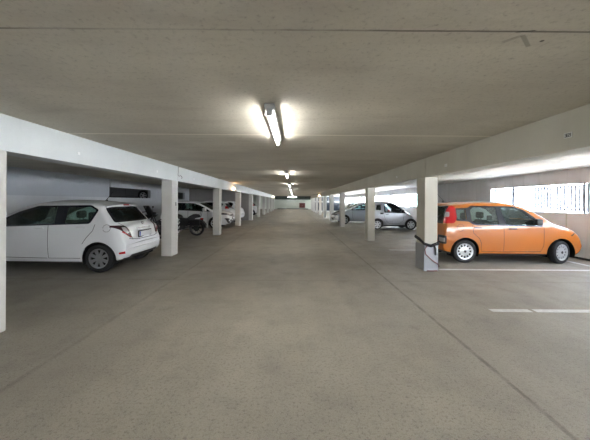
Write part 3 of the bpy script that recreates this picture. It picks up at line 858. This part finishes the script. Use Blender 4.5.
def again(src, x, y, rz, label):
    c = copy_tree(src); c.location = (x, y, 0); c.rotation_euler = (0, 0, rz); c['label'] = label; return c
again(w3, -3.75-1.975, 20.9+.84, PI, 'white car tucked against the grey partition wall on the left')
again(w3, -3.75-1.975, 25.9, PI, 'white car just beyond the grey partition wall on the left')
again(w3, -3.8-1.975, 31.0, PI, 'farthest white car on the left, well beyond the grey partition wall')
again(w3, 3.1+1.975, 49.5, 0, 'small distant white car at the far right end beside the end wall')
dk = hatch_spec(1.52, 4.2, M_darkcar, res=3, cabin=False, glass=M_glass_d)
pb = hatch_spec(1.5, 4.0, M_blue, res=3, cabin=False, glass=M_glass_o)
place(pb, 4.1, 23.6, 1, 'pale blue car far back on the right, beyond the silver cars')
deckcar = place(dk, -8.75, 18.0, -1, 'dark grey car on the higher level, seen through the opening in the left wall')
deckcar.location.z = 1.5

# ------------------------------------------------------------------ motorcycles
def make_motorcycle(label, group='motorcycles'):
    root = empty('motorcycle', (0, 0, 0), 0, label, 'motorcycle', group)
    R = .32
    def wh(x, w):
        bm = bmesh.new()
        lathe(bm, [(R*.80, -w/2+.02), (R*.80, w/2-.02), (R*.9, w/2), (R*.97, w/2-.02), (R, 0), (R*.97, -w/2+.02), (R*.9, -w/2)], 32, 'Y', closed=True)
        t = finish(bm, 'wheel', M_tyre, root, .5, (x, 0, R))
        bm = bmesh.new()
        lathe(bm, [(R*.81, -w/2+.03), (R*.81, w/2-.03), (R*.74, w/2-.04), (R*.74, -w/2+.04)], 28, 'Y', closed=True)
        lathe(bm, [(.05, -.07), (.05, .07), (.004, .07), (.004, -.07)], 16, 'Y', closed=True)
        for k in range(10):
            a = 2*PI*k/10; tube(bm, [(.04*math.cos(a), 0, .04*math.sin(a)), (R*.76*math.cos(a+.1), 0, R*.76*math.sin(a+.1))], .008, 5)
        finish(bm, 'wheel_rim', M_engine, t, .5)
        bm = bmesh.new(); lathe(bm, [(.13, .055), (.13, .062), (.05, .062), (.05, .055)], 20, 'Y', closed=True)
        finish(bm, 'brake_disc', M_engine, t, .5)
    wh(-.72, .17); wh(.75, .13)
    bm = bmesh.new()
    for s in (-1, 1):
        tube(bm, [(-.72, s*.11, .32), (-.35, s*.11, .38), (-.2, s*.10, .30), (.25, s*.10, .26), (.38, s*.06, .55), (.48, 0, .86)], .02, 8)
        tube(bm, [(-.60, s*.10, .72), (-.15, s*.08, .66), (.2, s*.05, .82), (.48, 0, .88)], .02, 8)
        tube(bm, [(-.66, s*.12, .36), (-.52, s*.12, .70)], .028, 8)
    finish(bm, 'frame', M_body_black, root, .6)
    bm = bmesh.new()
    for s in (-1, 1): tube(bm, [(.75, s*.095, .32), (.62, s*.095, .62), (.49, s*.08, .96)], [.03, .028, .022], 10)
    finish(bm, 'front_fork', M_engine, root, .6)
    bm = bmesh.new()                                   # tank
    prof = [(-.10, .06), (-.04, .11), (.08, .145), (.22, .155), (.34, .13), (.42, .07), (.45, .02)]
    rings = []
    for x, w in prof:
        zc = .80+.04*(x+.1)/.5; h = w*.85
        rings.append([bm.verts.new((x, w*math.cos(a), zc+h*math.sin(a)*(1.0 if math.sin(a) > 0 else .6))) for a in [2*PI*k/16 for k in range(16)]])
    for a, b in zip(rings, rings[1:]):
        for k in range(16): bm.faces.new((a[k], a[(k+1) % 16], b[(k+1) % 16], b[k]))
    bm.faces.new(rings[0]); bm.faces.new(rings[-1]); bmesh.ops.recalc_face_normals(bm, faces=bm.faces[:])
    finish(bm, 'fuel_tank', M_body_black, root, .7)
    bm = bmesh.new()                                   # seat: a low front hollow and a raised pillion pad
    rings = []
    for x, w, zb, zt in [(-.86, .07, .80, .86), (-.78, .11, .78, .92), (-.60, .14, .74, .93), (-.46, .15, .70, .86), (-.34, .16, .66, .77), (-.18, .15, .66, .75), (-.04, .10, .68, .80), (.02, .05, .72, .80)]:
        rings.append([bm.verts.new(p) for p in ((x, -w, zb), (x, w, zb), (x, w, zt-.03), (x, w*.7, zt), (x, -w*.7, zt), (x, -w, zt-.03))])
    for a, b in zip(rings, rings[1:]):
        for k in range(6): bm.faces.new((a[k], a[(k+1) % 6], b[(k+1) % 6], b[k]))
    bm.faces.new(rings[0]); bm.faces.new(rings[-1]); bmesh.ops.recalc_face_normals(bm, faces=bm.faces[:])
    finish(bm, 'seat', M_seat, root, .7)
    for cx, a0, a1, w in ((-.72, 5, 150, .11), (.75, 30, 160, .08)):      # fenders
        bm = bmesh.new(); pr = []
        for k in range(15):
            a = math.radians(a0+(a1-a0)*k/14); a = PI-a if cx < 0 else a
            pr.append([bm.verts.new((cx+rr*math.cos(a), y, R+rr*math.sin(a))) for rr, y in ((R+.035, -w), (R+.065, -w*.6), (R+.075, 0), (R+.065, w*.6), (R+.035, w))])
        for a, b in zip(pr, pr[1:]):
            for k in range(4): bm.faces.new((a[k], a[k+1], b[k+1], b[k]))
        bmesh.ops.recalc_face_normals(bm, faces=bm.faces[:])
        bmesh.ops.solidify(bm, geom=bm.faces[:], thickness=.008)
        finish(bm, 'fender', M_body_black, root, .7)
    bm = bmesh.new()                                   # engine: crankcase and two finned cylinders in a V
    lathe(bm, [(.15, -.13), (.16, -.10), (.16, .10), (.15, .13)], 24, 'Y', c=(.04, 0, .36))
    lathe(bm, [(.11, -.15), (.11, .15)], 20, 'Y', c=(-.18, 0, .38))
    for tl in (-.42, .42):
        for k in range(8):
            h = .10+k*.028; r_ = .085 if k % 2 == 0 else .07
            c = (.06+math.sin(tl)*h, 0, .40+math.cos(tl)*h)
            vs0 = len(bm.verts)
            bmesh.ops.create_cone(bm, cap_ends=True, segments=16, radius1=r_, radius2=r_, depth=.018,
                                  matrix=Matrix.Translation(c) @ Matrix.Rotation(tl, 4, 'Y'))
    finish(bm, 'engine', M_engine, root, .6)
    for s in (-1, 1):                                  # side panels and saddlebags
        bm = bmesh.new(); box(bm, -.38, .0, min(s*.11, s*.17), max(s*.11, s*.17), .42, .68, .03); finish(bm, 'side_panel', M_body_black, root, .6)
        bm = bmesh.new(); box(bm, -.92, -.48, min(s*.15, s*.29), max(s*.15, s*.29), .44, .70, .045); finish(bm, 'saddlebag', M_body_black, root, .6)
    bm = bmesh.new()
    tube(bm, [(.20, -.15, .62), (.26, -.17, .45), (.18, -.18, .27), (-.1, -.18, .24), (-.35, -.18, .26)], .025, 8)
    tube(bm, [(-.33, -.18, .26), (-.40, -.18, .27), (-1.0, -.19, .36)], [.026, .045, .042], 12)
    finish(bm, 'exhaust_pipe', M_chrome, root, .7)
    bm = bmesh.new()
    tube(bm, [(.30, -.38, 1.06), (.42, -.20, 1.08), (.47, 0, 1.0), (.42, .20, 1.08), (.30, .38, 1.06)], .014, 8)
    for s in (-1, 1): tube(bm, [(.31, s*.36, 1.062), (.26, s*.46, 1.05)], .019, 8)
    hb = finish(bm, 'handlebar', M_body_black, root, .7)
    for s in (-1, 1):
        bm = bmesh.new(); tube(bm, [(.40, s*.24, 1.08), (.38, s*.30, 1.22)], .006, 6)
        box(bm, .365, .385, s*.33-.06, s*.33+.06, 1.20, 1.28, .008)
        finish(bm, 'mirror', M_body_black, hb, .6)
    bm = bmesh.new(); lathe(bm, [(.02, .70), (.095, .62), (.105, .53), (.06, .50)][::-1], 20, 'X', c=(0, 0, .95))
    for v in bm.verts: pass
    hl = finish(bm, 'head_light', M_body_black, root, .7)
    bm = bmesh.new()                                   # tail: rack with lamp, arm with plate
    box(bm, -1.00, -.88, -.05, .05, .70, .76, .015)
    tl_ = finish(bm, 'tail_light', M_red, root, .6)
    bm = bmesh.new(); tube(bm, [(-.86, 0, .74), (-1.04, 0, .60), (-1.14, 0, .46)], .018, 6)
    pa = finish(bm, 'plate_arm', M_body_black, root, .6)
    bm = bmesh.new(); box(bm, -1.175, -1.165, -.10, .10, .34, .54, .003)
    finish(bm, 'number_plate', M_plate, pa, .5)
    bm = bmesh.new(); tube(bm, [(0, .12, .28), (-.02, .22, .02)], .012, 6); box(bm, -.05, .01, .20, .25, 0., .02)
    finish(bm, 'side_stand', M_body_black, root, .6)
    bm = bmesh.new(); tube(bm, [(-.86, .1, .80), (-.92, .1, 1.04)], .008, 6); tube(bm, [(-.86, -.1, .80), (-.92, -.1, 1.04)], .008, 6); tube(bm, [(-.92, -.1, 1.04), (-.92, .1, 1.04)], .008, 6)
    finish(bm, 'backrest_bar', M_body_black, root, .6)
    return root
mc = make_motorcycle('black motorcycle with low seat and white rear plate, between two left columns')
mc.location = (-4.90, 12.5, 0); mc.rotation_euler = (math.radians(0), 0, PI)
mc2 = copy_tree(mc); mc2.location = (-6.02, 11.3, 0); mc2.rotation_euler = (0, 0, .05)
mc2['label'] = 'black motorcycle mostly hidden between the nearest white hatchback and the column'
# screen of the second motorcycle
bm = bmesh.new(); rings = []
for k in range(7):
    t = k/6; z = .88+.42*t; w = .34*(1-.3*t); x = .58-.25*t
    rings.append([bm.verts.new((x-.09*(abs(s)**2), w*s, z)) for s in (-1, -.6, -.2, .2, .6, 1)])
for a, b in zip(rings, rings[1:]):
    for k in range(5): bm.faces.new((a[k], a[k+1], b[k+1], b[k]))
bmesh.ops.solidify(bm, geom=bm.faces[:], thickness=.006)
finish(bm, 'windscreen', M_body_black, mc2, .8)

# ------------------------------------------------------------------ the building
CEIL, BEAM = 2.466, 2.052
XL, XR = -3.287, 2.851        # faces of the columns towards the aisle
WL, WR = -8.29, 7.80          # outer walls
Y0, Y1 = -7.0, 57.5
def sbox(name, x0, x1, y0, y1, z0, z1, m, bev=0.):
    bm = bmesh.new(); box(bm, x0, x1, y0, y1, z0, z1, bev); return struct(name, bm, m)
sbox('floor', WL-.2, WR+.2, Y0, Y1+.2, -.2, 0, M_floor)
sbox('ceiling', WL-.2, WR+.35, Y0, Y1+.2, CEIL, CEIL+.25, M_ceil)
sbox('wall_back', WL-.2, WR+.2, Y1, Y1+.2, 0, CEIL, M_wallE)
bm = bmesh.new()
box(bm, WL-.2, XR+.3, Y0-.2, Y0, 0, CEIL); box(bm, XR+.3, WR+.2, Y0-.2, Y0, BEAM, CEIL); box(bm, XR+.3, WR+.2, Y0-.2, Y0, 0, .9)  # right bay opening is added, out of view, to let daylight in from behind
struct('wall_front', bm, M_wallR)
# left wall: parapet, panels above it, two openings
bm = bmesh.new()
box(bm, WL-.15, WL, Y0, Y1, 0, 1.63)
box(bm, WL-.15, WL, 13.1, Y1, 2.10, CEIL)
box(bm, WL-.15, WL, 16.75, 19.0, 1.63, 2.10); box(bm, WL-.15, WL, 22.0, Y1, 1.63, 2.10)
struct('wall_left', bm, M_wallL)
sbox('wall_left_panel', WL-.15, WL-.04, Y0, 13.08, 1.63, CEIL, M_wallL2)
# the higher level beyond the left wall
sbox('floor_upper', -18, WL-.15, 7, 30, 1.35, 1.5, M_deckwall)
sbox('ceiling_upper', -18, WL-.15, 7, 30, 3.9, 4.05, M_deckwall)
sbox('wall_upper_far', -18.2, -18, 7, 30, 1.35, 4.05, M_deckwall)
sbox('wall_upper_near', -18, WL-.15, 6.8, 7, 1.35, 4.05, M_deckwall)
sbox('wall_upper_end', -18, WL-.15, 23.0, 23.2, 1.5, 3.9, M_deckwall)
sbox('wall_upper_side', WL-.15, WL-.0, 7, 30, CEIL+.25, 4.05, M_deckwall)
# cross wall on the left
sbox('wall_partition', WL, XL-.28, 22.95, 23.15, 0, CEIL, M_part)
# right wall: low wall, solid piece, lintel, posts
bm = bmesh.new()
box(bm, WR, WR+.2, Y0, Y1, 0, 1.23)
box(bm, WR, WR+.2, Y0, Y1, BEAM, CEIL)
box(bm, WR, WR+.2, 11.5, 18.3, 1.23, BEAM)
struct('wall_right', bm, M_wallR)
for i, y in enumerate((23.6, 28.6, 33.8, 39., 44.)):
    sbox('trim_%d' % (i+1), WR+.02, WR+.18, y-.14, y+.14, 1.23, BEAM, M_fencepost)
# glazed cross wall far back on the right
bm = bmesh.new()
xs = [3.3, 4.45, 5.75, 7.8]
box(bm, 3.13, 7.8, 45.0, 45.1, 2.28, CEIL); box(bm, 3.13, 7.8, 45.0, 45.1, 1.40, 1.56); box(bm, 3.13, 7.8, 45., 45.1, 0, .12)
for x in (3.13, 4.45, 5.85, 7.70): box(bm, x, x+.12, 45., 45.1, 0, CEIL)
wf = struct('window_1', bm, M_white_pl)
bm = bmesh.new()
for a, b in ((3.25, 4.45), (4.57, 5.85), (5.97, 7.70)):
    for z0, z1 in ((.12, 1.40), (1.56, 2.28)): box(bm, a, b, 45.04, 45.06, z0, z1)
finish(bm, 'window_pane', M_darkglass, wf)

# columns and the long beams over them
def column(name, x, y, sx, m, extra=None):
    bm = bmesh.new(); box(bm, min(x, x+sx), max(x, x+sx), y, y+.42, 0, BEAM, .012)
    return struct(name, bm, m)
LY = [2.90, 7.8, 12.75, 17.6, 22.85, 27.8, 32.8, 37.8, 42.8, 47.8]
RY = [6.32, 11.2, 17.75, 22.8, 27.8, 32.8, 37.8, 42.8, 47.8]
for i, y in enumerate(LY): column('column_left_%d' % (i+1), XL, y, -.28, M_colm)
for i, y in enumerate(RY): column('column_right_%d' % (i+1), XR, y, .28, M_colr if i < 2 else M_colm)
def beam(name, x, sx, cuts, m):
    bm = bmesh.new()
    ys = [Y0]+cuts+[Y1]
    for a, b in zip(ys, ys[1:]):
        box(bm, min(x, x+sx), max(x, x+sx), a+.006, b-.006, BEAM, CEIL, .006)
    box(bm, min(x+.012*(1 if sx > 0 else -1), x+sx*.95), max(x+.012*(1 if sx > 0 else -1), x+sx*.95), Y0, Y1, BEAM+.012, CEIL)
    return struct(name, bm, m)
beam('beam_left', XL, -.30, [8.19, 17.9, 28., 38., 48.], M_beamL)
beam('beam_right', XR, .30, [6.3, 11.35, 22.9, 33., 43.], M_beamR)
sbox('beam_end', XL, XR, 50., 50.25, 1.83, 2.42, M_darkbeam)
# skirting at the end wall
sbox('baseboard_back', XL, XR, Y1-.03, Y1, 0, .12, M_darkbeam)
# bay lines
for i, (xa, xb, y) in enumerate(((2.75, 3.3, 4.04), (3.36, 7.75, 4.04), (3.25, 7.7, 6.5), (3.0, 7.7, 9.1))):
    bm = bmesh.new(); box(bm, xa, xb, y-.05, y+.05, 0.0, .003)
    struct('floor_marking_%d' % (i+1), bm, M_paintline)
bm = bmesh.new(); box(bm, 7.06, 7.16, 4.2, 8.6, 0, .003); struct('floor_marking_5', bm, M_paintline)  # pale strip lengthwise near the right wall, in the bay line material
# outside
sbox('ground_outside', WR+.2, 130, -60, 150, -.25, -.02, M_ground)

# ------------------------------------------------------------------ lamps
def light_fixture(label=None):
    root = empty('ceiling_light', (0, 0, 0), 0, label, 'light', 'fluorescent lights along the aisle ceiling')
    bm = bmesh.new(); box(bm, -.052, .052, -.79, .79, -.06, 0, .01)
    finish(bm, 'housing', M_lampgrey, root, .5)
    for s in (-1, 1):
        bm = bmesh.new(); box(bm, -.03, .03, s*.775-.02, s*.775+.02, -.12, -.05, .01)
        finish(bm, 'tube_holder', M_lampgrey, root, .5)
    bm = bmesh.new(); tube(bm, [(0, -.75, -.10), (0, .75, -.10)], .013, 10)
    finish(bm, 'tube', M_tube, root, .8)
    bm = bmesh.new(); tube(bm, [(0, -.755, -.10), (0, -.735, -.10)], .018, 10); tube(bm, [(0, .735, -.10), (0, .755, -.10)], .018, 10)
    finish(bm, 'tube_cap', M_chrome, root, .8)
    bm = bmesh.new(); lathe(bm, [(.016, -.085), (.016, -.055)], 12, 'Z', c=(-.045, -.66, 0))
    finish(bm, 'starter', M_white_pl, root, .6)
    return root
names = ['nearest fluorescent tube light on the ceiling, directly overhead', 'second fluorescent tube light along the aisle ceiling', 'third fluorescent tube light along the aisle ceiling',
         'fourth fluorescent tube light along the aisle ceiling', 'fifth fluorescent tube light along the aisle ceiling', 'sixth fluorescent tube light along the aisle ceiling',
         'seventh fluorescent tube light along the aisle ceiling', 'last lengthwise fluorescent tube light before the dark end beam']
fx = light_fixture(names[0]); fx.location = (-.25, 3.64, CEIL)
for k in range(1, 8):
    c = copy_tree(fx); c.location = (-.25, 3.64+6.2*k, CEIL); c['label'] = names[k]
c = copy_tree(fx); c.location = (-.30, 49.85, 2.36); c.rotation_euler = (0, 0, PI/2); c['label'] = 'fluorescent tube light set crosswise in front of the dark end beam'
c = copy_tree(fx); c.location = (-.25, 53.6, CEIL); c['label'] = 'unseen tube light added to brighten the end wall behind the dark end beam'  # added past the end beam, out of sight, to brighten the end wall
c = copy_tree(fx); c.location = (-.25, -2.3, CEIL); c['label'] = 'fluorescent tube light on the ceiling behind the viewer'
c = copy_tree(fx); c.location = (-11.5, 13.5, 3.9); c['label'] = 'unseen tube light added to brighten the higher level behind the left wall'; c['group'] = 'added lights of the higher level'  # added lamp, itself never in view, giving the higher level some light

def wall_lamp(x, y, sg, label):
    root = empty('wall_lamp', (x, y, 2.13), 0, label, 'lamp', 'small amber lamps on the beams')
    bm = bmesh.new(); box(bm, -.012, .012, -.06, .06, -.02, .16, .006); box(bm, -.03, .03, -.04, .04, .10, .13, .004)
    finish(bm, 'bracket', M_lampgrey, root, .5)
    bm = bmesh.new(); bmesh.ops.create_uvsphere(bm, u_segments=14, v_segments=8, radius=.055)
    bmesh.ops.translate(bm, vec=(sg*.06, 0, .03), verts=bm.verts[:])
    finish(bm, 'bulb', M_amber, root, .9)
wall_lamp(XL+.012, 15.5, 1, 'small glowing amber lamp on the left beam above the white cars')
wall_lamp(XL+.012, 44.5, 1, 'distant glowing lamp on the left beam near the end wall')
wall_lamp(XR-.012, 32., -1, 'distant glowing lamp on the right beam')

# small bay plates on the beams
def seg_digits(bm, text, y0, z0, w, h, x, sx, dirn):
    """simple stroke digits on a plate that faces the aisle"""
    S_ = {'3': 'abgcd', '6': 'afgecd', '9': 'abfgcd'}
    P = {'a': ((0, 1), (1, 1)), 'b': ((1, 1), (1, .5)), 'c': ((1, .5), (1, 0)), 'd': ((0, 0), (1, 0)), 'e': ((0, 0), (0, .5)), 'f': ((0, .5), (0, 1)), 'g': ((0, .5), (1, .5))}
    for i, ch in enumerate(text):
        for s in S_[ch]:
            (ax, az), (bx, bz) = P[s]
            ya = y0+dirn*(i*w*1.45+ax*w); yb = y0+dirn*(i*w*1.45+bx*w); za = z0+az*h; zb = z0+bz*h; t = .003
            box(bm, min(x, x+sx), max(x, x+sx), min(ya, yb)-t, max(ya, yb)+t, min(za, zb)-t, max(za, zb)+t)
def bay_plate(x, sg, y, z, label, w=.09, h=.055, digits=None, group='small white bay plates'):
    root = empty('bay_sign', (x, y, z), 0, label, 'number plate' if False else 'sign', group)
    bm = bmesh.new(); box(bm, min(0, sg*.005), max(0, sg*.005), -w/2, w/2, -h/2, h/2, .001)
    finish(bm, 'plate', M_white_pl, root, .5)
    if digits:
        bm = bmesh.new(); seg_digits(bm, digits, w/2-.012, -h/2+.012, .0165, h-.024, sg*.0049, sg*.0012, -1)
        finish(bm, 'digits', M_digit, root, .5)
bay_plate(XR, -1, 3.02, 2.17+.04, 'white plate with dark digits on the right beam, nearest the viewer', digits='369')
bay_plate(XR, -1, 5.45, 2.20, 'small white plate on the right beam just before the first column')
bay_plate(XR, -1, 8.05, 2.20, 'small white plate on the right beam beyond the first column')
bay_plate(XL, 1, 4.42, 2.21, 'small white plate on the left beam above the nearest white hatchback', w=.05, h=.04)
bay_plate(XL, 1, 6.95, 2.20, 'small white plate on the left beam just before the first full column', w=.06)
bay_plate(XL, 1, 9.50, 2.21, 'small white plate on the left beam above the motorcycle', w=.07)
bay_plate(XL, 1, 11.9, 2.20, 'small white plate on the left beam just before the second full column', w=.07)
bay_plate(XL, 1, 19.5, 2.20, 'small white plate on the left beam just before the grey partition', w=.08)

# cable loop on the left beam joint
bm = bmesh.new()
tube(bm, [(XL+.008, 8.20, 2.46), (XL+.008, 8.20, 2.30), (XL+.012, 8.17, 2.22), (XL+.02, 8.24, 2.19), (XL+.03, 8.32, 2.23), (XL+.02, 8.42, 2.20), (XL+.015, 8.48, 2.17), (XL+.02, 8.40, 2.14)], .008, 6)
tag(finish(bm, 'hanging_cable', M_lampgrey, None, .8), 'grey loose cable curling out of the joint in the left beam', 'cable')
# fittings on the first full left column
root = empty('cable_mount', (XL, 8.05, 0), 0, 'pale cable bracket with hooks on the aisle face of the first full left column', 'bracket')
bm = bmesh.new()
tube(bm, [(.015, .10, 1.95), (.015, .10, .35)], .010, 6)
finish(bm, 'conduit', M_white_pl, root, .8)
for zz in (.62, .74, .86):
    bm = bmesh.new(); tube(bm, [(.01, .10, zz), (.04, .13, zz-.02), (.055, .14, zz+.05)], .010, 6); finish(bm, 'hook', M_white_pl, root, .8)
bm = bmesh.new(); box(bm, 0, .014, -.03, .03, 1.36, 1.46, .003); finish(bm, 'junction_box', M_lampgrey, root, .5)

# wrapped foot of the first right column: sheet, strap, cable
root = empty('column_guard', (XR+.14, 6.32+.21, 0), 0, 'grey sheet metal guard wrapped round the foot of the first right column', 'column guard')
bm = bmesh.new(); x0, y0 = .152, .222
pts = [(-x0, -y0), (x0, -y0), (x0, y0), (-x0, y0)]
def ringz(z, out=0.): return [bm.verts.new((a+math.copysign(out, a), b+math.copysign(out, b), z)) for a, b in pts]
r0 = ringz(.012, .006); r1 = ringz(.05); r2 = ringz(.575); r3 = ringz(.585, -.006)
for a, b in ((r0, r1), (r1, r2), (r2, r3)):
    for k in range(4): bm.faces.new((a[k], a[(k+1) % 4], b[(k+1) % 4], b[k]))
bmesh.ops.recalc_face_normals(bm, faces=bm.faces[:])
finish(bm, 'guard_sheet', M_grey_sheet, root)
bm = bmesh.new(); a, b = .160, .230
strap = [(-a, b, .70), (-a, 0, .66), (-a, -b, .60), (-.02, -b-.01, .545), (a, -b, .60), (a, 0, .63), (a, b, .68), (0, b, .70), (-a, b, .70)]
tube(bm, strap, .022, 8); tube(bm, [(p[0]*1.03, p[1]*1.02, p[2]+.035+.01*math.sin(i*2.)) for i, p in enumerate(strap)], .012, 6)
tube(bm, [(.05, -b-.02, .57), (.08, -b-.03, .50), (.085, -b-.02, .36)], .018, 8)
tag(finish(bm, 'strap', M_cable, None, .8, (XR+.14, 6.53, 0)), 'black strap and cable tied around the first right column above its grey foot', 'strap')
bm = bmesh.new()
c_ = [(-.10, -.245, .56), (-.15, -.25, .48), (-.13, -.25, .38), (-.05, -.25, .30), (.05, -.25, .22), (.13, -.25, .17), (.165, -.235, .12), (.168, -.1, .03), (.12, -.24, .018), (0, -.25, .016), (-.10, -.25, .018)]
tube(bm, c_, .011, 8)
tag(finish(bm, 'cable', M_redcable, None, .8, (XR+.14, 6.53, 0)), 'thin red-brown cable looping down the foot of the first right column', 'cable')
# black hose along the foot of the right wall
bm = bmesh.new(); tube(bm, [(WR-.14+.03*math.sin(k*.9), 4.6+k*.35, .03) for k in range(14)], .028, 8)
tag(finish(bm, 'hose', M_cable, None, .8), 'black hose lying along the foot of the low concrete wall', 'hose')
# marks of pipe on right wall
bm = bmesh.new(); box(bm, WR-.012, WR, 8.28, 8.31, .02, 1.2); struct('trim_6', bm, M_beamR)

# end wall: red-brown cabinet
root = empty('wall_cabinet', (1.62, Y1-.0, .26), 0, 'red-brown metal cabinet with two doors on the far end wall', 'cabinet')
bm = bmesh.new(); box(bm, -.57, .57, -.22, 0, 0, .95, .01); finish(bm, 'cabinet_body', M_brown, root)
for s in (-1, 1):
    bm = bmesh.new(); box(bm, min(s*.015, s*.55), max(s*.015, s*.55), -.24, -.221, .02, .93, .004); d = finish(bm, 'cabinet_door', M_brown, root)
    bm = bmesh.new(); box(bm, s*.06-.012, s*.06+.012, -.26, -.241, .42, .55, .003); finish(bm, 'handle', M_chrome, d)

# fence in the first opening
root = empty('slatted_fence', (WR+.10, 8.7, 1.23), 0, 'pale metal fence of upright slats above the low concrete wall', 'fence')
bm = bmesh.new(); y = -5.6; k = 0
while y < 2.72:
    vs = box(bm, -.002, .002, -.026, .026, .045, .80)
    ca, sa = math.cos(.6), math.sin(.6)
    for v in vs:
        X_, Y_ = v.co.x, v.co.y
        v.co.x, v.co.y = X_*ca-Y_*sa+.0, X_*sa+Y_*ca+y
    y += .112
finish(bm, 'slat_panel', M_fence, root)
for z in (.10, .74):
    bm = bmesh.new(); box(bm, .035, .055, -5.7, 2.78, z-.015, z+.015); finish(bm, 'rail', M_fencepost, root)
for yy in (2.62, 1.68, -.86, -.98, -3.4):
    bm = bmesh.new(); box(bm, -.05, .0, yy-.03, yy+.03, 0, .822, .004); finish(bm, 'post', M_fencepost, root)

# conical evergreens outside
def conifer(x, y, h, r, label):
    root = empty('conifer', (x, y, -.02), 0, label, 'tree', 'pale cone-shaped evergreens outside')
    bm = bmesh.new(); tube(bm, [(0, 0, 0), (0, 0, h*.3)], .07, 8); finish(bm, 'trunk', M_brown, root, .6)
    bm = bmesh.new(); rnd = random.Random(int(x*10)); n = 28
    rings = []
    for k in range(15):
        t = k/14; rr = r*(1-t)**.9*(1.0 if k % 2 == 0 else .86)+.01
        rings.append([bm.verts.new((rr*(1+rnd.uniform(-.1, .1))*math.cos(2*PI*j/n), rr*(1+rnd.uniform(-.1, .1))*math.sin(2*PI*j/n), .25+(h-.25)*t+rnd.uniform(-.03, .03))) for j in range(n)])
    for a, b in zip(rings, rings[1:]):
        for j in range(n): bm.faces.new((a[j], a[(j+1) % n], b[(j+1) % n], b[j]))
    bm.faces.new(rings[0][::-1]); bm.faces.new(rings[-1])
    finish(bm, 'foliage', M_tree, root, .4)
conifer(11.3, 40, 2.25, .75, 'narrow pale conical evergreen outside, seen above the two-seater car')
conifer(13.4, 32, 2.6, .95, 'broader pale conical evergreen outside, beside the first right column')

# ------------------------------------------------------------------ light, camera, view
w = bpy.data.worlds.new('World'); scene.world = w; w.use_nodes = True
nt = w.node_tree; bg = nt.nodes['Background']
tc = nt.nodes.new('ShaderNodeTexCoord'); sp_ = nt.nodes.new('ShaderNodeSeparateXYZ'); nt.links.new(tc.outputs['Generated'], sp_.inputs[0])
rp = nt.nodes.new('ShaderNodeValToRGB'); nt.links.new(sp_.outputs['Z'], rp.inputs[0])
rp.color_ramp.elements[0].position = 0.0; rp.color_ramp.elements[0].color = (.93, .96, 1.0, 1)
rp.color_ramp.elements[1].position = .6; rp.color_ramp.elements[1].color = (.62, .76, 1.0, 1)
nt.links.new(rp.outputs[0], bg.inputs['Color']); bg.inputs['Strength'].default_value = 2.3

sl = bpy.data.lights.new('sun', 'SUN'); sl.energy = 19.; sl.angle = math.radians(2); sl.color = (1, .96, .9)
so = bpy.data.objects.new('sun', sl); COL.objects.link(so); so.rotation_euler = (math.radians(20), math.radians(-28), 0); so.location = (-20, -20, 30)
cam = bpy.data.cameras.new('Camera'); co = bpy.data.objects.new('Camera', cam); COL.objects.link(co)
cam.sensor_width = 36; cam.sensor_fit = 'HORIZONTAL'; cam.lens = 290/590*36
cam.shift_x = 1/590; cam.shift_y = -18.5/590; cam.clip_start = .05; cam.clip_end = 400
co.matrix_world = Matrix.Translation((0, 0, 1.5)) @ Matrix.Rotation(PI/2, 4, 'X') @ Matrix.Rotation(math.radians(.4), 4, 'Z')
scene.camera = co
COL.children.unlink(tmpcol); bpy.data.collections.remove(tmpcol)
vs_ = scene.view_settings
vs_.view_transform = 'Standard'; vs_.look = 'None'; vs_.gamma = 1; vs_.use_curve_mapping = False
vs_.exposure = 3.15
scene.cycles.use_denoising = True
scene.cycles.max_bounces = 8; scene.cycles.diffuse_bounces = 5; scene.cycles.transparent_max_bounces = 12
scene.cycles.sample_clamp_indirect = 8
